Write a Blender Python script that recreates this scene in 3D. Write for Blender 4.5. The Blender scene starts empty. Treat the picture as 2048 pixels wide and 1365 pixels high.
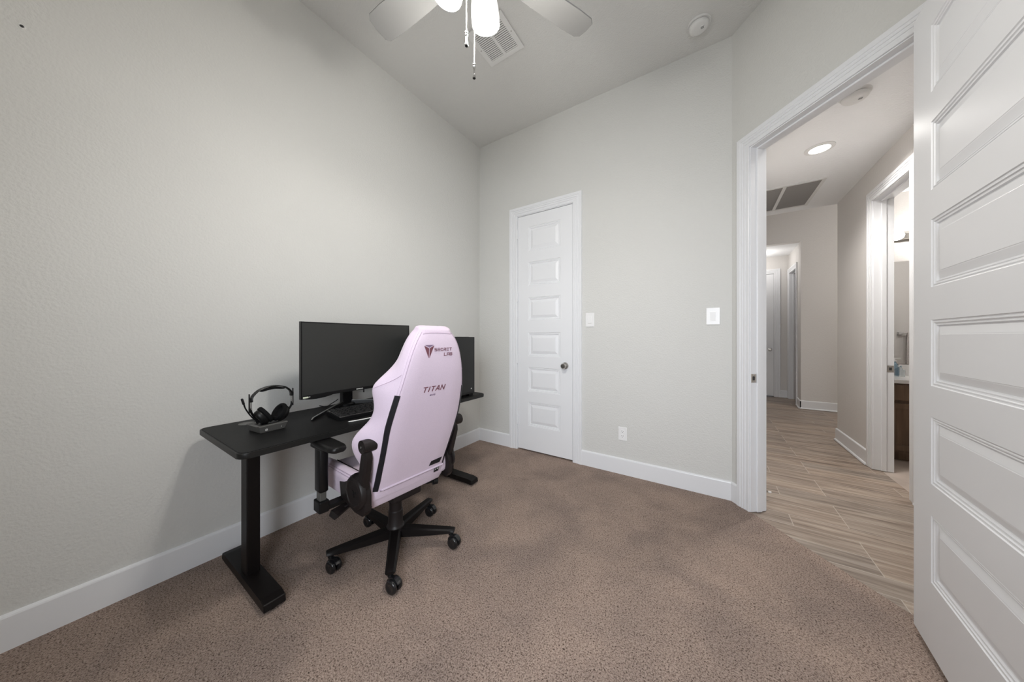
import bpy, bmesh, math, random
from mathutils import Vector, Matrix
random.seed(7)
PI = math.pi
sc = bpy.context.scene
COL = sc.collection

# ------------------------------------------------------------------ camera
CAM = Vector((2.2285, -2.7018, 1.185))
YAW = math.radians(33.35)
cd = bpy.data.cameras.new('camera')
cd.sensor_width = 36.0
cd.lens = 602.0 / 2048.0 * 36.0
cd.shift_y = -8.0 / 2048.0
cd.clip_start = 0.02
cam = bpy.data.objects.new('camera', cd)
cam.location = CAM
cam.rotation_euler = (PI / 2, 0, YAW)
COL.objects.link(cam)
sc.camera = cam

# ------------------------------------------------------------------ exposure, world
sc.view_settings.view_transform = 'Standard'
sc.view_settings.look = 'None'
sc.view_settings.gamma = 1
sc.view_settings.use_curve_mapping = False
sc.view_settings.exposure = 0.0
sc.cycles.use_denoising = True
sc.cycles.max_bounces = 10
sc.cycles.diffuse_bounces = 7
sc.cycles.caustics_reflective = False
sc.cycles.caustics_refractive = False
w = bpy.data.worlds.new('sky')
sc.world = w
w.use_nodes = True
wn_ = w.node_tree.nodes
bg = wn_['Background']
sky = wn_.new('ShaderNodeTexSky')
sky.sky_type = 'HOSEK_WILKIE'
sky.sun_direction = (0.3, 0.5, 0.8)
sky.turbidity = 3.0
w.node_tree.links.new(sky.outputs[0], bg.inputs[0])
bg.inputs[1].default_value = 0.6

CEIL = 3.37      # bedroom ceiling
HCEIL = 2.72     # hall ceiling


def lamp(name, kind, loc, energy, color, size=0.05, rot=None, size_y=None, spot=None):
    l = bpy.data.lights.new(name, kind)
    l.energy = energy
    l.color = color
    if kind == 'AREA':
        l.size = size
        if size_y:
            l.shape = 'RECTANGLE'
            l.size_y = size_y
    else:
        l.shadow_soft_size = size
    if spot:
        l.spot_size = spot
        l.spot_blend = 0.6
    o = bpy.data.objects.new(name, l)
    o.location = loc
    if rot:
        o.rotation_euler = rot
    COL.objects.link(o)
    return o


WARM = (1.0, 0.965, 0.925)
FANC = (1.0, 0.96, 0.90)
COOL = (0.88, 0.93, 1.0)
# daylight through the window in the wall behind the camera
win = lamp('window_daylight', 'AREA', (2.50, -3.74, 1.55), 34, COOL, 0.88, (math.radians(73), 0, math.radians(24)), 1.55)
win.data.spread = math.radians(110)
# hall downlight, then unseen fills added inside the door, far hall and corridor
lamp('hall_downlight_beam', 'SPOT', (2.972, 0.718, 2.70), 115, WARM, 0.07, (0, 0, 0), None, math.radians(150))
lamp('near_hall_fill', 'SPOT', (2.95, -0.25, 2.70), 9, WARM, 0.07, (0, 0, 0), None, math.radians(150))  # added spot without a fixture, brightens the near hall
lamp('far_hall_fill', 'POINT', (4.7, 2.9, 2.2), 24, WARM, 0.12)  # added point light hanging free, lifts the far wall
lamp('corridor_fill', 'POINT', (3.0, 4.7, 2.55), 6.5, WARM, 0.1)  # added unseen source to brighten the corridor


# ------------------------------------------------------------------ materials
def nodes(m):
    return m.node_tree.nodes, m.node_tree.links


def mat(name, col, rough=0.5, metal=0.0, bump=None, var=None, emit=None, spec=0.5, coat=0.0):
    """bump=(scale, strength, distance) on object coordinates; var=(scale, amount) colour mottling"""
    m = bpy.data.materials.new(name)
    m.use_nodes = True
    N, L = nodes(m)
    b = N['Principled BSDF']
    b.inputs['Base Color'].default_value = (*col, 1)
    b.inputs['Roughness'].default_value = rough
    b.inputs['Metallic'].default_value = metal
    b.inputs['Specular IOR Level'].default_value = spec
    b.inputs['Coat Weight'].default_value = coat
    tc = N.new('ShaderNodeTexCoord')
    if var:
        n = N.new('ShaderNodeTexNoise')
        n.inputs['Scale'].default_value = var[0]
        n.inputs['Detail'].default_value = 4
        L.new(tc.outputs['Object'], n.inputs['Vector'])
        r = N.new('ShaderNodeValToRGB')
        a = var[1]
        r.color_ramp.elements[0].position = 0.3
        r.color_ramp.elements[1].position = 0.7
        r.color_ramp.elements[0].color = (*[max(0, c * (1 - a)) for c in col], 1)
        r.color_ramp.elements[1].color = (*[min(1, c * (1 + a)) for c in col], 1)
        L.new(n.outputs['Fac'], r.inputs['Fac'])
        L.new(r.outputs['Color'], b.inputs['Base Color'])
    if bump:
        n = N.new('ShaderNodeTexNoise')
        n.inputs['Scale'].default_value = bump[0]
        n.inputs['Detail'].default_value = 3
        L.new(tc.outputs['Object'], n.inputs['Vector'])
        bp = N.new('ShaderNodeBump')
        bp.inputs['Strength'].default_value = bump[1]
        bp.inputs['Distance'].default_value = bump[2]
        L.new(n.outputs['Fac'], bp.inputs['Height'])
        L.new(bp.outputs['Normal'], b.inputs['Normal'])
    if emit:
        b.inputs['Emission Color'].default_value = (*emit[0], 1)
        b.inputs['Emission Strength'].default_value = emit[1]
    return m


def orange_peel(name, col, strength=0.35):
    """painted drywall with a sprayed orange-peel texture"""
    m = mat(name, col, 0.62, spec=0.3)
    N, L = nodes(m)
    b = N['Principled BSDF']
    tc = N.new('ShaderNodeTexCoord')
    n1 = N.new('ShaderNodeTexNoise')
    n1.inputs['Scale'].default_value = 95
    n1.inputs['Detail'].default_value = 2
    n1.inputs['Roughness'].default_value = 0.45
    n2 = N.new('ShaderNodeTexNoise')
    n2.inputs['Scale'].default_value = 36
    n2.inputs['Detail'].default_value = 2
    mx = N.new('ShaderNodeMath')
    mx.operation = 'MULTIPLY_ADD'
    mx.inputs[1].default_value = 0.6
    L.new(tc.outputs['Object'], n1.inputs['Vector'])
    L.new(tc.outputs['Object'], n2.inputs['Vector'])
    L.new(n2.outputs['Fac'], mx.inputs[0])
    L.new(n1.outputs['Fac'], mx.inputs[2])
    bp = N.new('ShaderNodeBump')
    bp.inputs['Strength'].default_value = strength
    bp.inputs['Distance'].default_value = 0.006
    L.new(mx.outputs[0], bp.inputs['Height'])
    L.new(bp.outputs['Normal'], b.inputs['Normal'])
    return m


def carpet_mat():
    m = mat('brown_carpet_pile', (0.2, 0.15, 0.13), 0.95, spec=0.05)
    N, L = nodes(m)
    b = N['Principled BSDF']
    tc = N.new('ShaderNodeTexCoord')
    # tufts
    v = N.new('ShaderNodeTexNoise')
    v.inputs['Scale'].default_value = 185
    v.inputs['Detail'].default_value = 3
    v.inputs['Roughness'].default_value = 0.65
    v.inputs['Distortion'].default_value = 0.6
    L.new(tc.outputs['Object'], v.inputs['Vector'])
    r = N.new('ShaderNodeValToRGB')
    e = r.color_ramp.elements
    e[0].position = 0.33
    e[0].color = (0.075, 0.049, 0.038, 1)
    e[1].position = 0.62
    e[1].color = (0.51, 0.405, 0.345, 1)
    x = e.new(0.47)
    x.color = (0.365, 0.281, 0.237, 1)
    L.new(v.outputs['Fac'], r.inputs['Fac'])
    # broad vacuum / footprint shading of the pile
    v2 = N.new('ShaderNodeTexNoise')
    v2.inputs['Scale'].default_value = 3.2
    v2.inputs['Detail'].default_value = 4
    v2.inputs['Distortion'].default_value = 0.4
    L.new(tc.outputs['Object'], v2.inputs['Vector'])
    r2 = N.new('ShaderNodeValToRGB')
    r2.color_ramp.elements[0].position = 0.35
    r2.color_ramp.elements[1].position = 0.65
    r2.color_ramp.elements[0].color = (0.82, 0.82, 0.83, 1)
    r2.color_ramp.elements[1].color = (1.08, 1.06, 1.04, 1)
    L.new(v2.outputs['Fac'], r2.inputs['Fac'])
    mx = N.new('ShaderNodeMix')
    mx.data_type = 'RGBA'
    mx.blend_type = 'MULTIPLY'
    mx.inputs['Factor'].default_value = 1
    L.new(r.outputs['Color'], mx.inputs['A'])
    L.new(r2.outputs['Color'], mx.inputs['B'])
    L.new(mx.outputs['Result'], b.inputs['Base Color'])
    bp = N.new('ShaderNodeBump')
    bp.inputs['Strength'].default_value = 0.9
    bp.inputs['Distance'].default_value = 0.012
    L.new(v.outputs['Fac'], bp.inputs['Height'])
    L.new(bp.outputs['Normal'], b.inputs['Normal'])
    return m


def plank_mat():
    """wood-look porcelain planks: length along x, row .151 m"""
    m = mat('wood_look_tile', (0.4, 0.33, 0.28), 0.42, spec=0.4)
    N, L = nodes(m)
    b = N['Principled BSDF']
    tc = N.new('ShaderNodeTexCoord')
    mp = N.new('ShaderNodeMapping')
    mp.inputs['Location'].default_value = (0.09, 0.144, 0)
    L.new(tc.outputs['Object'], mp.inputs['Vector'])
    br = N.new('ShaderNodeTexBrick')
    br.offset = 0.37
    br.offset_frequency = 3
    br.inputs['Scale'].default_value = 1
    br.inputs['Brick Width'].default_value = 0.76
    br.inputs['Row Height'].default_value = 0.151
    br.inputs['Mortar Size'].default_value = 0.0022
    br.inputs['Mortar Smooth'].default_value = 0.1
    br.inputs['Bias'].default_value = 0.0
    br.inputs['Color1'].default_value = (0.0, 0.0, 0.0, 1)
    br.inputs['Color2'].default_value = (1, 1, 1, 1)
    br.inputs['Mortar'].default_value = (0.5, 0.5, 0.5, 1)
    L.new(mp.outputs['Vector'], br.inputs['Vector'])
    # grain stretched along x, shifted per plank
    mp2 = N.new('ShaderNodeMapping')
    mp2.inputs['Scale'].default_value = (1.6, 26, 1)
    L.new(tc.outputs['Object'], mp2.inputs['Vector'])
    ad = N.new('ShaderNodeVectorMath')
    ad.operation = 'MULTIPLY_ADD'
    ad.inputs[1].default_value = (7, 7, 7)
    L.new(br.outputs['Color'], ad.inputs[0])
    L.new(mp2.outputs['Vector'], ad.inputs[2])
    g = N.new('ShaderNodeTexNoise')
    g.inputs['Scale'].default_value = 1.3
    g.inputs['Detail'].default_value = 6
    g.inputs['Roughness'].default_value = 0.62
    g.inputs['Distortion'].default_value = 0.5
    L.new(ad.outputs[0], g.inputs['Vector'])
    r = N.new('ShaderNodeValToRGB')
    e = r.color_ramp.elements
    e[0].position = 0.3
    e[0].color = (0.135, 0.098, 0.076, 1)
    e[1].position = 0.68
    e[1].color = (0.46, 0.385, 0.32, 1)
    x = e.new(0.5)
    x.color = (0.32, 0.255, 0.205, 1)
    L.new(g.outputs['Fac'], r.inputs['Fac'])
    # plank to plank tone
    hs = N.new('ShaderNodeMix')
    hs.data_type = 'RGBA'
    hs.blend_type = 'MULTIPLY'
    hs.inputs['Factor'].default_value = 1
    tr = N.new('ShaderNodeValToRGB')
    tr.color_ramp.elements[0].color = (0.76, 0.78, 0.80, 1)
    tr.color_ramp.elements[1].color = (1.08, 1.05, 1.02, 1)
    L.new(br.outputs['Color'], tr.inputs['Fac'])
    L.new(r.outputs['Color'], hs.inputs['A'])
    L.new(tr.outputs['Color'], hs.inputs['B'])
    gm = N.new('ShaderNodeMix')
    gm.data_type = 'RGBA'
    gm.inputs['B'].default_value = (0.46, 0.40, 0.35, 1)
    L.new(br.outputs['Fac'], gm.inputs['Factor'])
    L.new(hs.outputs['Result'], gm.inputs['A'])
    L.new(gm.outputs['Result'], b.inputs['Base Color'])
    return m


def wood_mat(name, c1, c2, axis=2):
    m = mat(name, c1, 0.45)
    N, L = nodes(m)
    b = N['Principled BSDF']
    tc = N.new('ShaderNodeTexCoord')
    mp = N.new('ShaderNodeMapping')
    s = [22, 22, 22]
    s[axis] = 1.6
    mp.inputs['Scale'].default_value = s
    L.new(tc.outputs['Object'], mp.inputs['Vector'])
    g = N.new('ShaderNodeTexNoise')
    g.inputs['Scale'].default_value = 1.5
    g.inputs['Detail'].default_value = 5
    L.new(mp.outputs['Vector'], g.inputs['Vector'])
    r = N.new('ShaderNodeValToRGB')
    r.color_ramp.elements[0].position = 0.3
    r.color_ramp.elements[1].position = 0.7
    r.color_ramp.elements[0].color = (*c1, 1)
    r.color_ramp.elements[1].color = (*c2, 1)
    L.new(g.outputs['Fac'], r.inputs['Fac'])
    L.new(r.outputs['Color'], b.inputs['Base Color'])
    return m


def fabric_mat(name, c1, c2, scale=420, bump=0.25):
    m = mat(name, c1, 0.9, spec=0.15)
    N, L = nodes(m)
    b = N['Principled BSDF']
    b.inputs['Sheen Weight'].default_value = 0.25
    tc = N.new('ShaderNodeTexCoord')
    n = N.new('ShaderNodeTexNoise')
    n.inputs['Scale'].default_value = scale
    n.inputs['Detail'].default_value = 2
    L.new(tc.outputs['Object'], n.inputs['Vector'])
    r = N.new('ShaderNodeValToRGB')
    r.color_ramp.elements[0].position = 0.35
    r.color_ramp.elements[1].position = 0.65
    r.color_ramp.elements[0].color = (*c1, 1)
    r.color_ramp.elements[1].color = (*c2, 1)
    L.new(n.outputs['Fac'], r.inputs['Fac'])
    L.new(r.outputs['Color'], b.inputs['Base Color'])
    bp = N.new('ShaderNodeBump')
    bp.inputs['Strength'].default_value = bump
    bp.inputs['Distance'].default_value = 0.001
    L.new(n.outputs['Fac'], bp.inputs['Height'])
    L.new(bp.outputs['Normal'], b.inputs['Normal'])
    return m


def carbon_mat():
    m = mat('black_carbon_weave', (0.006, 0.006, 0.0065), 0.5, spec=0.16)
    N, L = nodes(m)
    b = N['Principled BSDF']
    tc = N.new('ShaderNodeTexCoord')
    ch = N.new('ShaderNodeTexChecker')
    ch.inputs['Scale'].default_value = 170
    ch.inputs['Color1'].default_value = (0.0035, 0.0035, 0.0038, 1)
    ch.inputs['Color2'].default_value = (0.012, 0.012, 0.0125, 1)
    L.new(tc.outputs['Object'], ch.inputs['Vector'])
    L.new(ch.outputs['Color'], b.inputs['Base Color'])
    return m


def glass_mat(name, col, alpha=0.0):
    m = bpy.data.materials.new(name)
    m.use_nodes = True
    b = m.node_tree.nodes['Principled BSDF']
    b.inputs['Base Color'].default_value = (*col, 1)
    b.inputs['Roughness'].default_value = 0.04
    b.inputs['Transmission Weight'].default_value = 1.0
    b.inputs['IOR'].default_value = 1.2
    return m


M = {}
M['wall'] = orange_peel('greige_wall_paint', (0.62, 0.62, 0.60))
M['hallwall'] = orange_peel('greige_hall_paint', (0.66, 0.64, 0.62), 0.25)
M['ceiling'] = orange_peel('ceiling_paint', (0.66, 0.66, 0.645), 0.4)
M['hallceil'] = orange_peel('hall_ceiling_paint', (0.86, 0.87, 0.88), 0.3)
M['trim'] = mat('white_semigloss_trim', (0.76, 0.77, 0.79), 0.32)
M['door'] = mat('white_door_paint', (0.78, 0.79, 0.81), 0.36)
M['carpet'] = carpet_mat()
M['plank'] = plank_mat()
M['bathtile'] = mat('tan_bath_tile', (0.46, 0.39, 0.34), 0.4, var=(6, 0.12))
M['black'] = mat('black_plastic', (0.005, 0.005, 0.0055), 0.38, spec=0.3)
M['satin'] = mat('satin_black_metal', (0.006, 0.0058, 0.0058), 0.4, spec=0.3)
M['blackmatte'] = mat('matte_black_foam', (0.005, 0.005, 0.0055), 0.85, spec=0.15)
M['gloss'] = mat('gloss_black_plastic', (0.010, 0.010, 0.011), 0.12)
M['chairblack'] = mat('soft_black_plastic', (0.013, 0.010, 0.010), 0.42, spec=0.3)
M['leg'] = mat('black_powder_coat', (0.005, 0.0038, 0.0038), 0.45, spec=0.22)
M['carbon'] = carbon_mat()
M['deskedge'] = mat('black_desk_edge', (0.010, 0.010, 0.0095), 0.42, spec=0.28)
M['screen'] = mat('dark_screen_glass', (0.022, 0.023, 0.022), 0.28, spec=0.5)
M['tglass'] = mat('smoked_case_panel', (0.018, 0.0185, 0.019), 0.3, spec=0.3)
M['nickel'] = mat('satin_nickel', (0.55, 0.53, 0.50), 0.28, 1.0)
M['chrome'] = mat('polished_chrome', (0.75, 0.75, 0.75), 0.08, 1.0)
M['silver'] = mat('silver_metal', (0.62, 0.62, 0.62), 0.25, 1.0)
M['plate'] = mat('white_plastic', (0.80, 0.80, 0.80), 0.3)
M['slot'] = mat('dark_slot', (0.03, 0.03, 0.03), 0.6)
M['white'] = mat('white_enamel', (0.72, 0.72, 0.71), 0.4)
M['grey'] = mat('grey_filter_mesh', (0.34, 0.325, 0.31), 0.8)
M['pink'] = fabric_mat('blush_pink_fabric', (0.60, 0.50, 0.60), (0.68, 0.57, 0.68), 650, 0.2)
M['stitch'] = mat('mauve_thread', (0.42, 0.32, 0.42), 0.8)
M['maroon'] = mat('maroon_embroidery', (0.16, 0.055, 0.075), 0.7)
M['plum'] = mat('plum_embroidery', (0.20, 0.14, 0.22), 0.7)
M['stripe'] = mat('black_leatherette', (0.010, 0.0095, 0.013), 0.55, spec=0.3)
M['mark'] = mat('white_print', (0.75, 0.75, 0.72), 0.5)
M['key'] = mat('black_keycap', (0.010, 0.010, 0.0105), 0.45, spec=0.35)
M['dockgrey'] = mat('graphite_plastic', (0.085, 0.083, 0.078), 0.4)
M['shade'] = mat('opal_glass_shade', (0.85, 0.85, 0.83), 0.3, emit=((1.0, 0.97, 0.92), 0.62))
M['shade_in'] = mat('etched_inner_shade', (0.80, 0.80, 0.78), 0.6, emit=((1.0, 0.97, 0.93), 0.42))
M['bulb'] = mat('lit_bulb', (1, 1, 1), 0.3, emit=((1.0, 0.95, 0.88), 1.2))
M['globe'] = mat('lit_globe_bulb', (1, 1, 1), 0.3, emit=((1.0, 0.95, 0.90), 9.0))
M['downlight'] = mat('lit_downlight_lens', (1, 1, 1), 0.3, emit=((1.0, 0.95, 0.88), 8.0))
M['blade'] = mat('light_grey_fan_blade', (0.26, 0.26, 0.255), 0.55, spec=0.15)
M['counter'] = mat('white_cultured_marble', (0.78, 0.77, 0.76), 0.2)
M['cabinet'] = wood_mat('brown_stained_wood', (0.085, 0.052, 0.030), (0.17, 0.105, 0.062))
M['mirror'] = mat('silvered_mirror', (0.9, 0.9, 0.9), 0.01, 1.0)
M['towel'] = fabric_mat('grey_terry', (0.42, 0.39, 0.38), (0.58, 0.54, 0.52), 120, 0.8)
M['blueglass'] = glass_mat('blue_bottle_glass', (0.64, 0.77, 0.86))
M['clearglass'] = glass_mat('clear_bottle_glass', (0.90, 0.94, 0.96))
M['rubber'] = mat('white_rubber', (0.7, 0.68, 0.65), 0.7)


# ------------------------------------------------------------------ mesh helpers
def link(name, bm, m, parent=None, loc=None, rot=None, smooth=False, angle=40, normals=True):
    if normals:
        bmesh.ops.recalc_face_normals(bm, faces=bm.faces)
    me = bpy.data.meshes.new(name)
    bm.to_mesh(me)
    bm.free()
    if isinstance(m, (list, tuple)):
        for x in m:
            me.materials.append(x)
    else:
        me.materials.append(m)
    if smooth:
        for p in me.polygons:
            p.use_smooth = True
        try:
            me.set_sharp_from_angle(angle=math.radians(angle))
        except Exception:
            pass
    o = bpy.data.objects.new(name, me)
    COL.objects.link(o)
    if parent:
        o.parent = parent
    if loc:
        o.location = loc
    if rot:
        o.rotation_euler = rot
    return o


def empty(name, loc, rotz=0.0):
    o = bpy.data.objects.new(name, None)
    o.location = loc
    o.rotation_euler = (0, 0, rotz)
    o.empty_display_size = 0.1
    COL.objects.link(o)
    return o


def tag(o, label, cat, group=None):
    o['label'] = label
    o['category'] = cat
    if group:
        o['group'] = group
    return o


def struct(o):
    o['kind'] = 'structure'
    return o


def NB():
    return bmesh.new()


def box(bm, x0, x1, y0, y1, z0, z1, bev=0.0, seg=2, mtx=None, mi=0):
    x0, x1 = sorted((x0, x1)); y0, y1 = sorted((y0, y1)); z0, z1 = sorted((z0, z1))
    t = bmesh.new()
    vs = [t.verts.new(p) for p in ((x0, y0, z0), (x1, y0, z0), (x1, y1, z0), (x0, y1, z0),
                                   (x0, y0, z1), (x1, y0, z1), (x1, y1, z1), (x0, y1, z1))]
    for f in ((3, 2, 1, 0), (4, 5, 6, 7), (0, 1, 5, 4), (1, 2, 6, 5), (2, 3, 7, 6), (3, 0, 4, 7)):
        t.faces.new([vs[i] for i in f])
    if bev > 0:
        bmesh.ops.bevel(t, geom=list(t.edges), offset=bev, segments=seg, profile=0.5, affect='EDGES', clamp_overlap=True)
    merge(bm, t, mtx, mi)


def merge(bm, t, mtx=None, mi=0):
    if mtx is not None:
        bmesh.ops.transform(t, matrix=mtx, verts=t.verts)
    mp = {}
    for v in t.verts:
        mp[v] = bm.verts.new(v.co)
    for f in t.faces:
        try:
            nf = bm.faces.new([mp[v] for v in f.verts])
            nf.material_index = mi if mi else f.material_index
        except ValueError:
            pass
    t.free()


def frame_of(d):
    d = Vector(d).normalized()
    up = Vector((0, 0, 1)) if abs(d.z) < 0.95 else Vector((1, 0, 0))
    a = d.cross(up).normalized()
    b = a.cross(d).normalized()
    return a, b


def rings(bm, loops, close=True, cap0=True, cap1=True, mi=0):
    """skin a list of equal-length vertex loops"""
    R_ = [[bm.verts.new(p) for p in lp] for lp in loops]
    n = len(R_[0])
    for i in range(len(R_) - 1):
        for j in range(n if close else n - 1):
            k = (j + 1) % n
            try:
                bm.faces.new((R_[i][j], R_[i][k], R_[i + 1][k], R_[i + 1][j])).material_index = mi
            except ValueError:
                pass
    if cap0:
        bm.faces.new(list(reversed(R_[0]))).material_index = mi
    if cap1:
        bm.faces.new(R_[-1]).material_index = mi
    return R_


def cyl(bm, p0, p1, r0, r1=None, seg=20, mi=0, caps=True):
    r1 = r0 if r1 is None else r1
    p0, p1 = Vector(p0), Vector(p1)
    a, b = frame_of(p1 - p0)
    lp = [[p + (a * math.cos(2 * PI * i / seg) + b * math.sin(2 * PI * i / seg)) * r for i in range(seg)]
          for p, r in ((p0, r0), (p1, r1))]
    rings(bm, lp, cap0=caps, cap1=caps, mi=mi)


def tube(bm, pts, r, seg=10, mi=0):
    pts = [Vector(p) for p in pts]
    lp = []
    a = None
    for i, p in enumerate(pts):
        d = (pts[min(i + 1, len(pts) - 1)] - pts[max(i - 1, 0)]).normalized()
        if a is None:
            a, b = frame_of(d)
        else:
            a = (a - d * a.dot(d)).normalized()
            b = d.cross(a).normalized() * 1.0
        rr = r[i] if isinstance(r, (list, tuple)) else r
        lp.append([p + (a * math.cos(2 * PI * k / seg) + b * math.sin(2 * PI * k / seg)) * rr for k in range(seg)])
    rings(bm, lp, mi=mi)


def lathe(bm, prof, seg=28, mtx=None, mi=0, caps=True):
    t = bmesh.new()
    lp = [[(max(r, 1e-5) * math.cos(2 * PI * i / seg), max(r, 1e-5) * math.sin(2 * PI * i / seg), z) for i in range(seg)] for r, z in prof]
    rings(t, lp, cap0=caps, cap1=caps)
    merge(bm, t, mtx, mi)


def sphere(bm, c, r, seg=16, mi=0, sz=1.0):
    n = seg // 2
    prof = [(r * math.sin(PI * i / n), -r * sz * math.cos(PI * i / n)) for i in range(n + 1)]
    lathe(bm, prof, seg, Matrix.Translation(Vector(c)), mi)


def prism(bm, poly, lo, hi, mtx=None, mi=0, bev=0.0):
    t = bmesh.new()
    rings(t, [[(x, y, lo) for x, y in poly], [(x, y, hi) for x, y in poly]])
    if bev > 0:
        bmesh.ops.bevel(t, geom=list(t.edges), offset=bev, segments=2, profile=0.5, affect='EDGES', clamp_overlap=True)
    merge(bm, t, mtx, mi)


def spline(pts, n):
    """Catmull-Rom through pts, n samples per span"""
    P = [Vector(p) for p in pts]
    out = []
    for i in range(len(P) - 1):
        p0, p1, p2, p3 = P[max(i - 1, 0)], P[i], P[i + 1], P[min(i + 2, len(P) - 1)]
        for k in range(n):
            t = k / n
            out.append(0.5 * ((2 * p1) + (p2 - p0) * t + (2 * p0 - 5 * p1 + 4 * p2 - p3) * t * t + (3 * p1 - p0 - 3 * p2 + p3) * t ** 3))
    out.append(P[-1])
    return out


def lerp_tab(tab, x):
    """smooth interpolation of a table [(x, y)]"""
    if x <= tab[0][0]:
        return tab[0][1]
    if x >= tab[-1][0]:
        return tab[-1][1]
    for i in range(len(tab) - 1):
        x0, y0 = tab[i]
        x1, y1 = tab[i + 1]
        if x0 <= x <= x1:
            t = (x - x0) / (x1 - x0)
            m0 = (y1 - tab[i - 1][1]) / (x1 - tab[i - 1][0]) if i > 0 else (y1 - y0) / (x1 - x0)
            m1 = (tab[i + 2][1] - y0) / (tab[i + 2][0] - x0) if i + 2 < len(tab) else (y1 - y0) / (x1 - x0)
            h = x1 - x0
            return ((2 * t ** 3 - 3 * t * t + 1) * y0 + (t ** 3 - 2 * t * t + t) * h * m0
                    + (-2 * t ** 3 + 3 * t * t) * y1 + (t ** 3 - t * t) * h * m1)


def basis(origin, along, normal):
    """local (u along the wall, n out of the wall, z up) -> world"""
    a, n = Vector(along).normalized(), Vector(normal).normalized()
    return Matrix(((a.x, n.x, 0, origin[0]), (a.y, n.y, 0, origin[1]), (0, 0, 1, origin[2]), (0, 0, 0, 1)))


# ------------------------------------------------------------------ the diagonal door wall and the other wall frames
W0 = Vector((2.361, 0, 0))
WD = Vector((0.6475, -0.762, 0)).normalized()
WN = Vector((-0.762, -0.6475, 0)).normalized()
B_BACK = basis((0, 0, 0), (1, 0, 0), (0, -1, 0))
B_DOOR = basis(W0, WD, WN)
B_HALL = basis((3.45, 0, 0), (0, 1, 0), (-1, 0, 0))
B_SIDE = basis((3.50, 0, 0), (0, 1, 0), (-1, 0, 0))
B_END = basis((0, 5.15, 0), (1, 0, 0), (0, -1, 0))
B_LEFT = basis((0, 0, 0), (0, 1, 0), (1, 0, 0))


def wall_with_hole(bm, B, u0, u1, z1, th, holes):
    """wall slab from u0 to u1, back face at -th, with door holes [(a, b, top)] or windows (a, b, top, bottom)"""
    cur = u0
    for hlist in sorted(holes):
        a, b, top = hlist[:3]
        box(bm, cur, a, -th, 0, 0, z1, mtx=B)
        box(bm, a, b, -th, 0, top, z1, mtx=B)
        if len(hlist) > 3:
            box(bm, a, b, -th, 0, 0, hlist[3], mtx=B)
        cur = b
    box(bm, cur, u1, -th, 0, 0, z1, mtx=B)


# casing profile: (distance out from the opening, thickness off the wall)
CASING = [(0.005, 0.0), (0.005, 0.009), (0.008, 0.011), (0.026, 0.011), (0.028, 0.0085), (0.031, 0.0085), (0.033, 0.013),
          (0.044, 0.0135), (0.046, 0.011), (0.049, 0.011), (0.051, 0.0155), (0.060, 0.016), (0.062, 0.0135), (0.065, 0.0135),
          (0.068, 0.018), (0.091, 0.019), (0.094, 0.016), (0.094, 0.0)]


def casing(bm, B, a, b, top, sign=1, n0=0.0, z0=0.0):
    t = bmesh.new()
    paths = [[(a - w_, z0), (a - w_, top + w_), (b + w_, top + w_), (b + w_, z0)] for w_, _ in CASING]
    V = [[t.verts.new((u, n0 + sign * th, z)) for u, z in p] for p, (_, th) in zip(paths, CASING)]
    for i in range(len(V) - 1):
        for k in range(3):
            t.faces.new((V[i][k], V[i][k + 1], V[i + 1][k + 1], V[i + 1][k]))
    merge(bm, t, B)


def jamb(bm, B, a, b, top, th, stop_at, z0=0.0):
    """lining of the opening (18 mm boards outside the clear opening) and the door stop"""
    j = 0.018
    box(bm, a - j, a, -th, 0.0, z0, top + j, mtx=B)
    box(bm, b, b + j, -th, 0.0, z0, top + j, mtx=B)
    box(bm, a, b, -th, 0.0, top, top + j, mtx=B)
    s0, s1 = stop_at
    box(bm, a, a + 0.011, s0, s1, z0, top - 0.011, 0.002, 1, mtx=B)
    box(bm, b - 0.011, b, s0, s1, z0, top - 0.011, 0.002, 1, mtx=B)
    box(bm, a, b, s0, s1, top - 0.011, top, 0.002, 1, mtx=B)


# baseboard profile (off wall, height)
BASE = [(0.0, 0.0), (0.014, 0.0), (0.014, 0.125), (0.012, 0.131), (0.007, 0.134), (0.0, 0.136)]
SHOE = [(0.014, 0.0), (0.028, 0.0), (0.027, 0.008), (0.022, 0.015), (0.014, 0.018)]


def baseboard(bm, B, u0, u1, shoe=False):
    for prof in ([BASE, SHOE] if shoe else [BASE]):
        t = bmesh.new()
        rings(t, [[(u0, p, z) for p, z in prof], [(u1, p, z) for p, z in prof]])
        merge(bm, t, B)


# ------------------------------------------------------------------ room shell
bm = NB()
prism(bm, [(-0.12, 0.12), (-0.12, -3.75), (3.22, -3.75), (3.22, -0.95), (3.10, -0.870), (2.361, 0.0), (2.2, 0.12)], -0.15, 0.0)
struct(link('floor', bm, M['carpet']))
bm = NB()
prism(bm, [(2.361, 0.0), (3.10, -0.870), (3.22, -0.95), (3.57, -0.95), (3.57, 2.24), (6.2, 2.24), (6.2, 6.0), (2.2, 6.0), (2.2, 0.12)], -0.15, -0.004)
struct(link('floor_hall', bm, M['plank']))
bm = NB()
box(bm, 3.57, 5.4, 0.5, 2.24, -0.15, -0.004)
box(bm, 3.50, 3.57, 0.72, 1.33, -0.1, -0.0035)
struct(link('floor_bathroom', bm, M['bathtile']))

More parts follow.
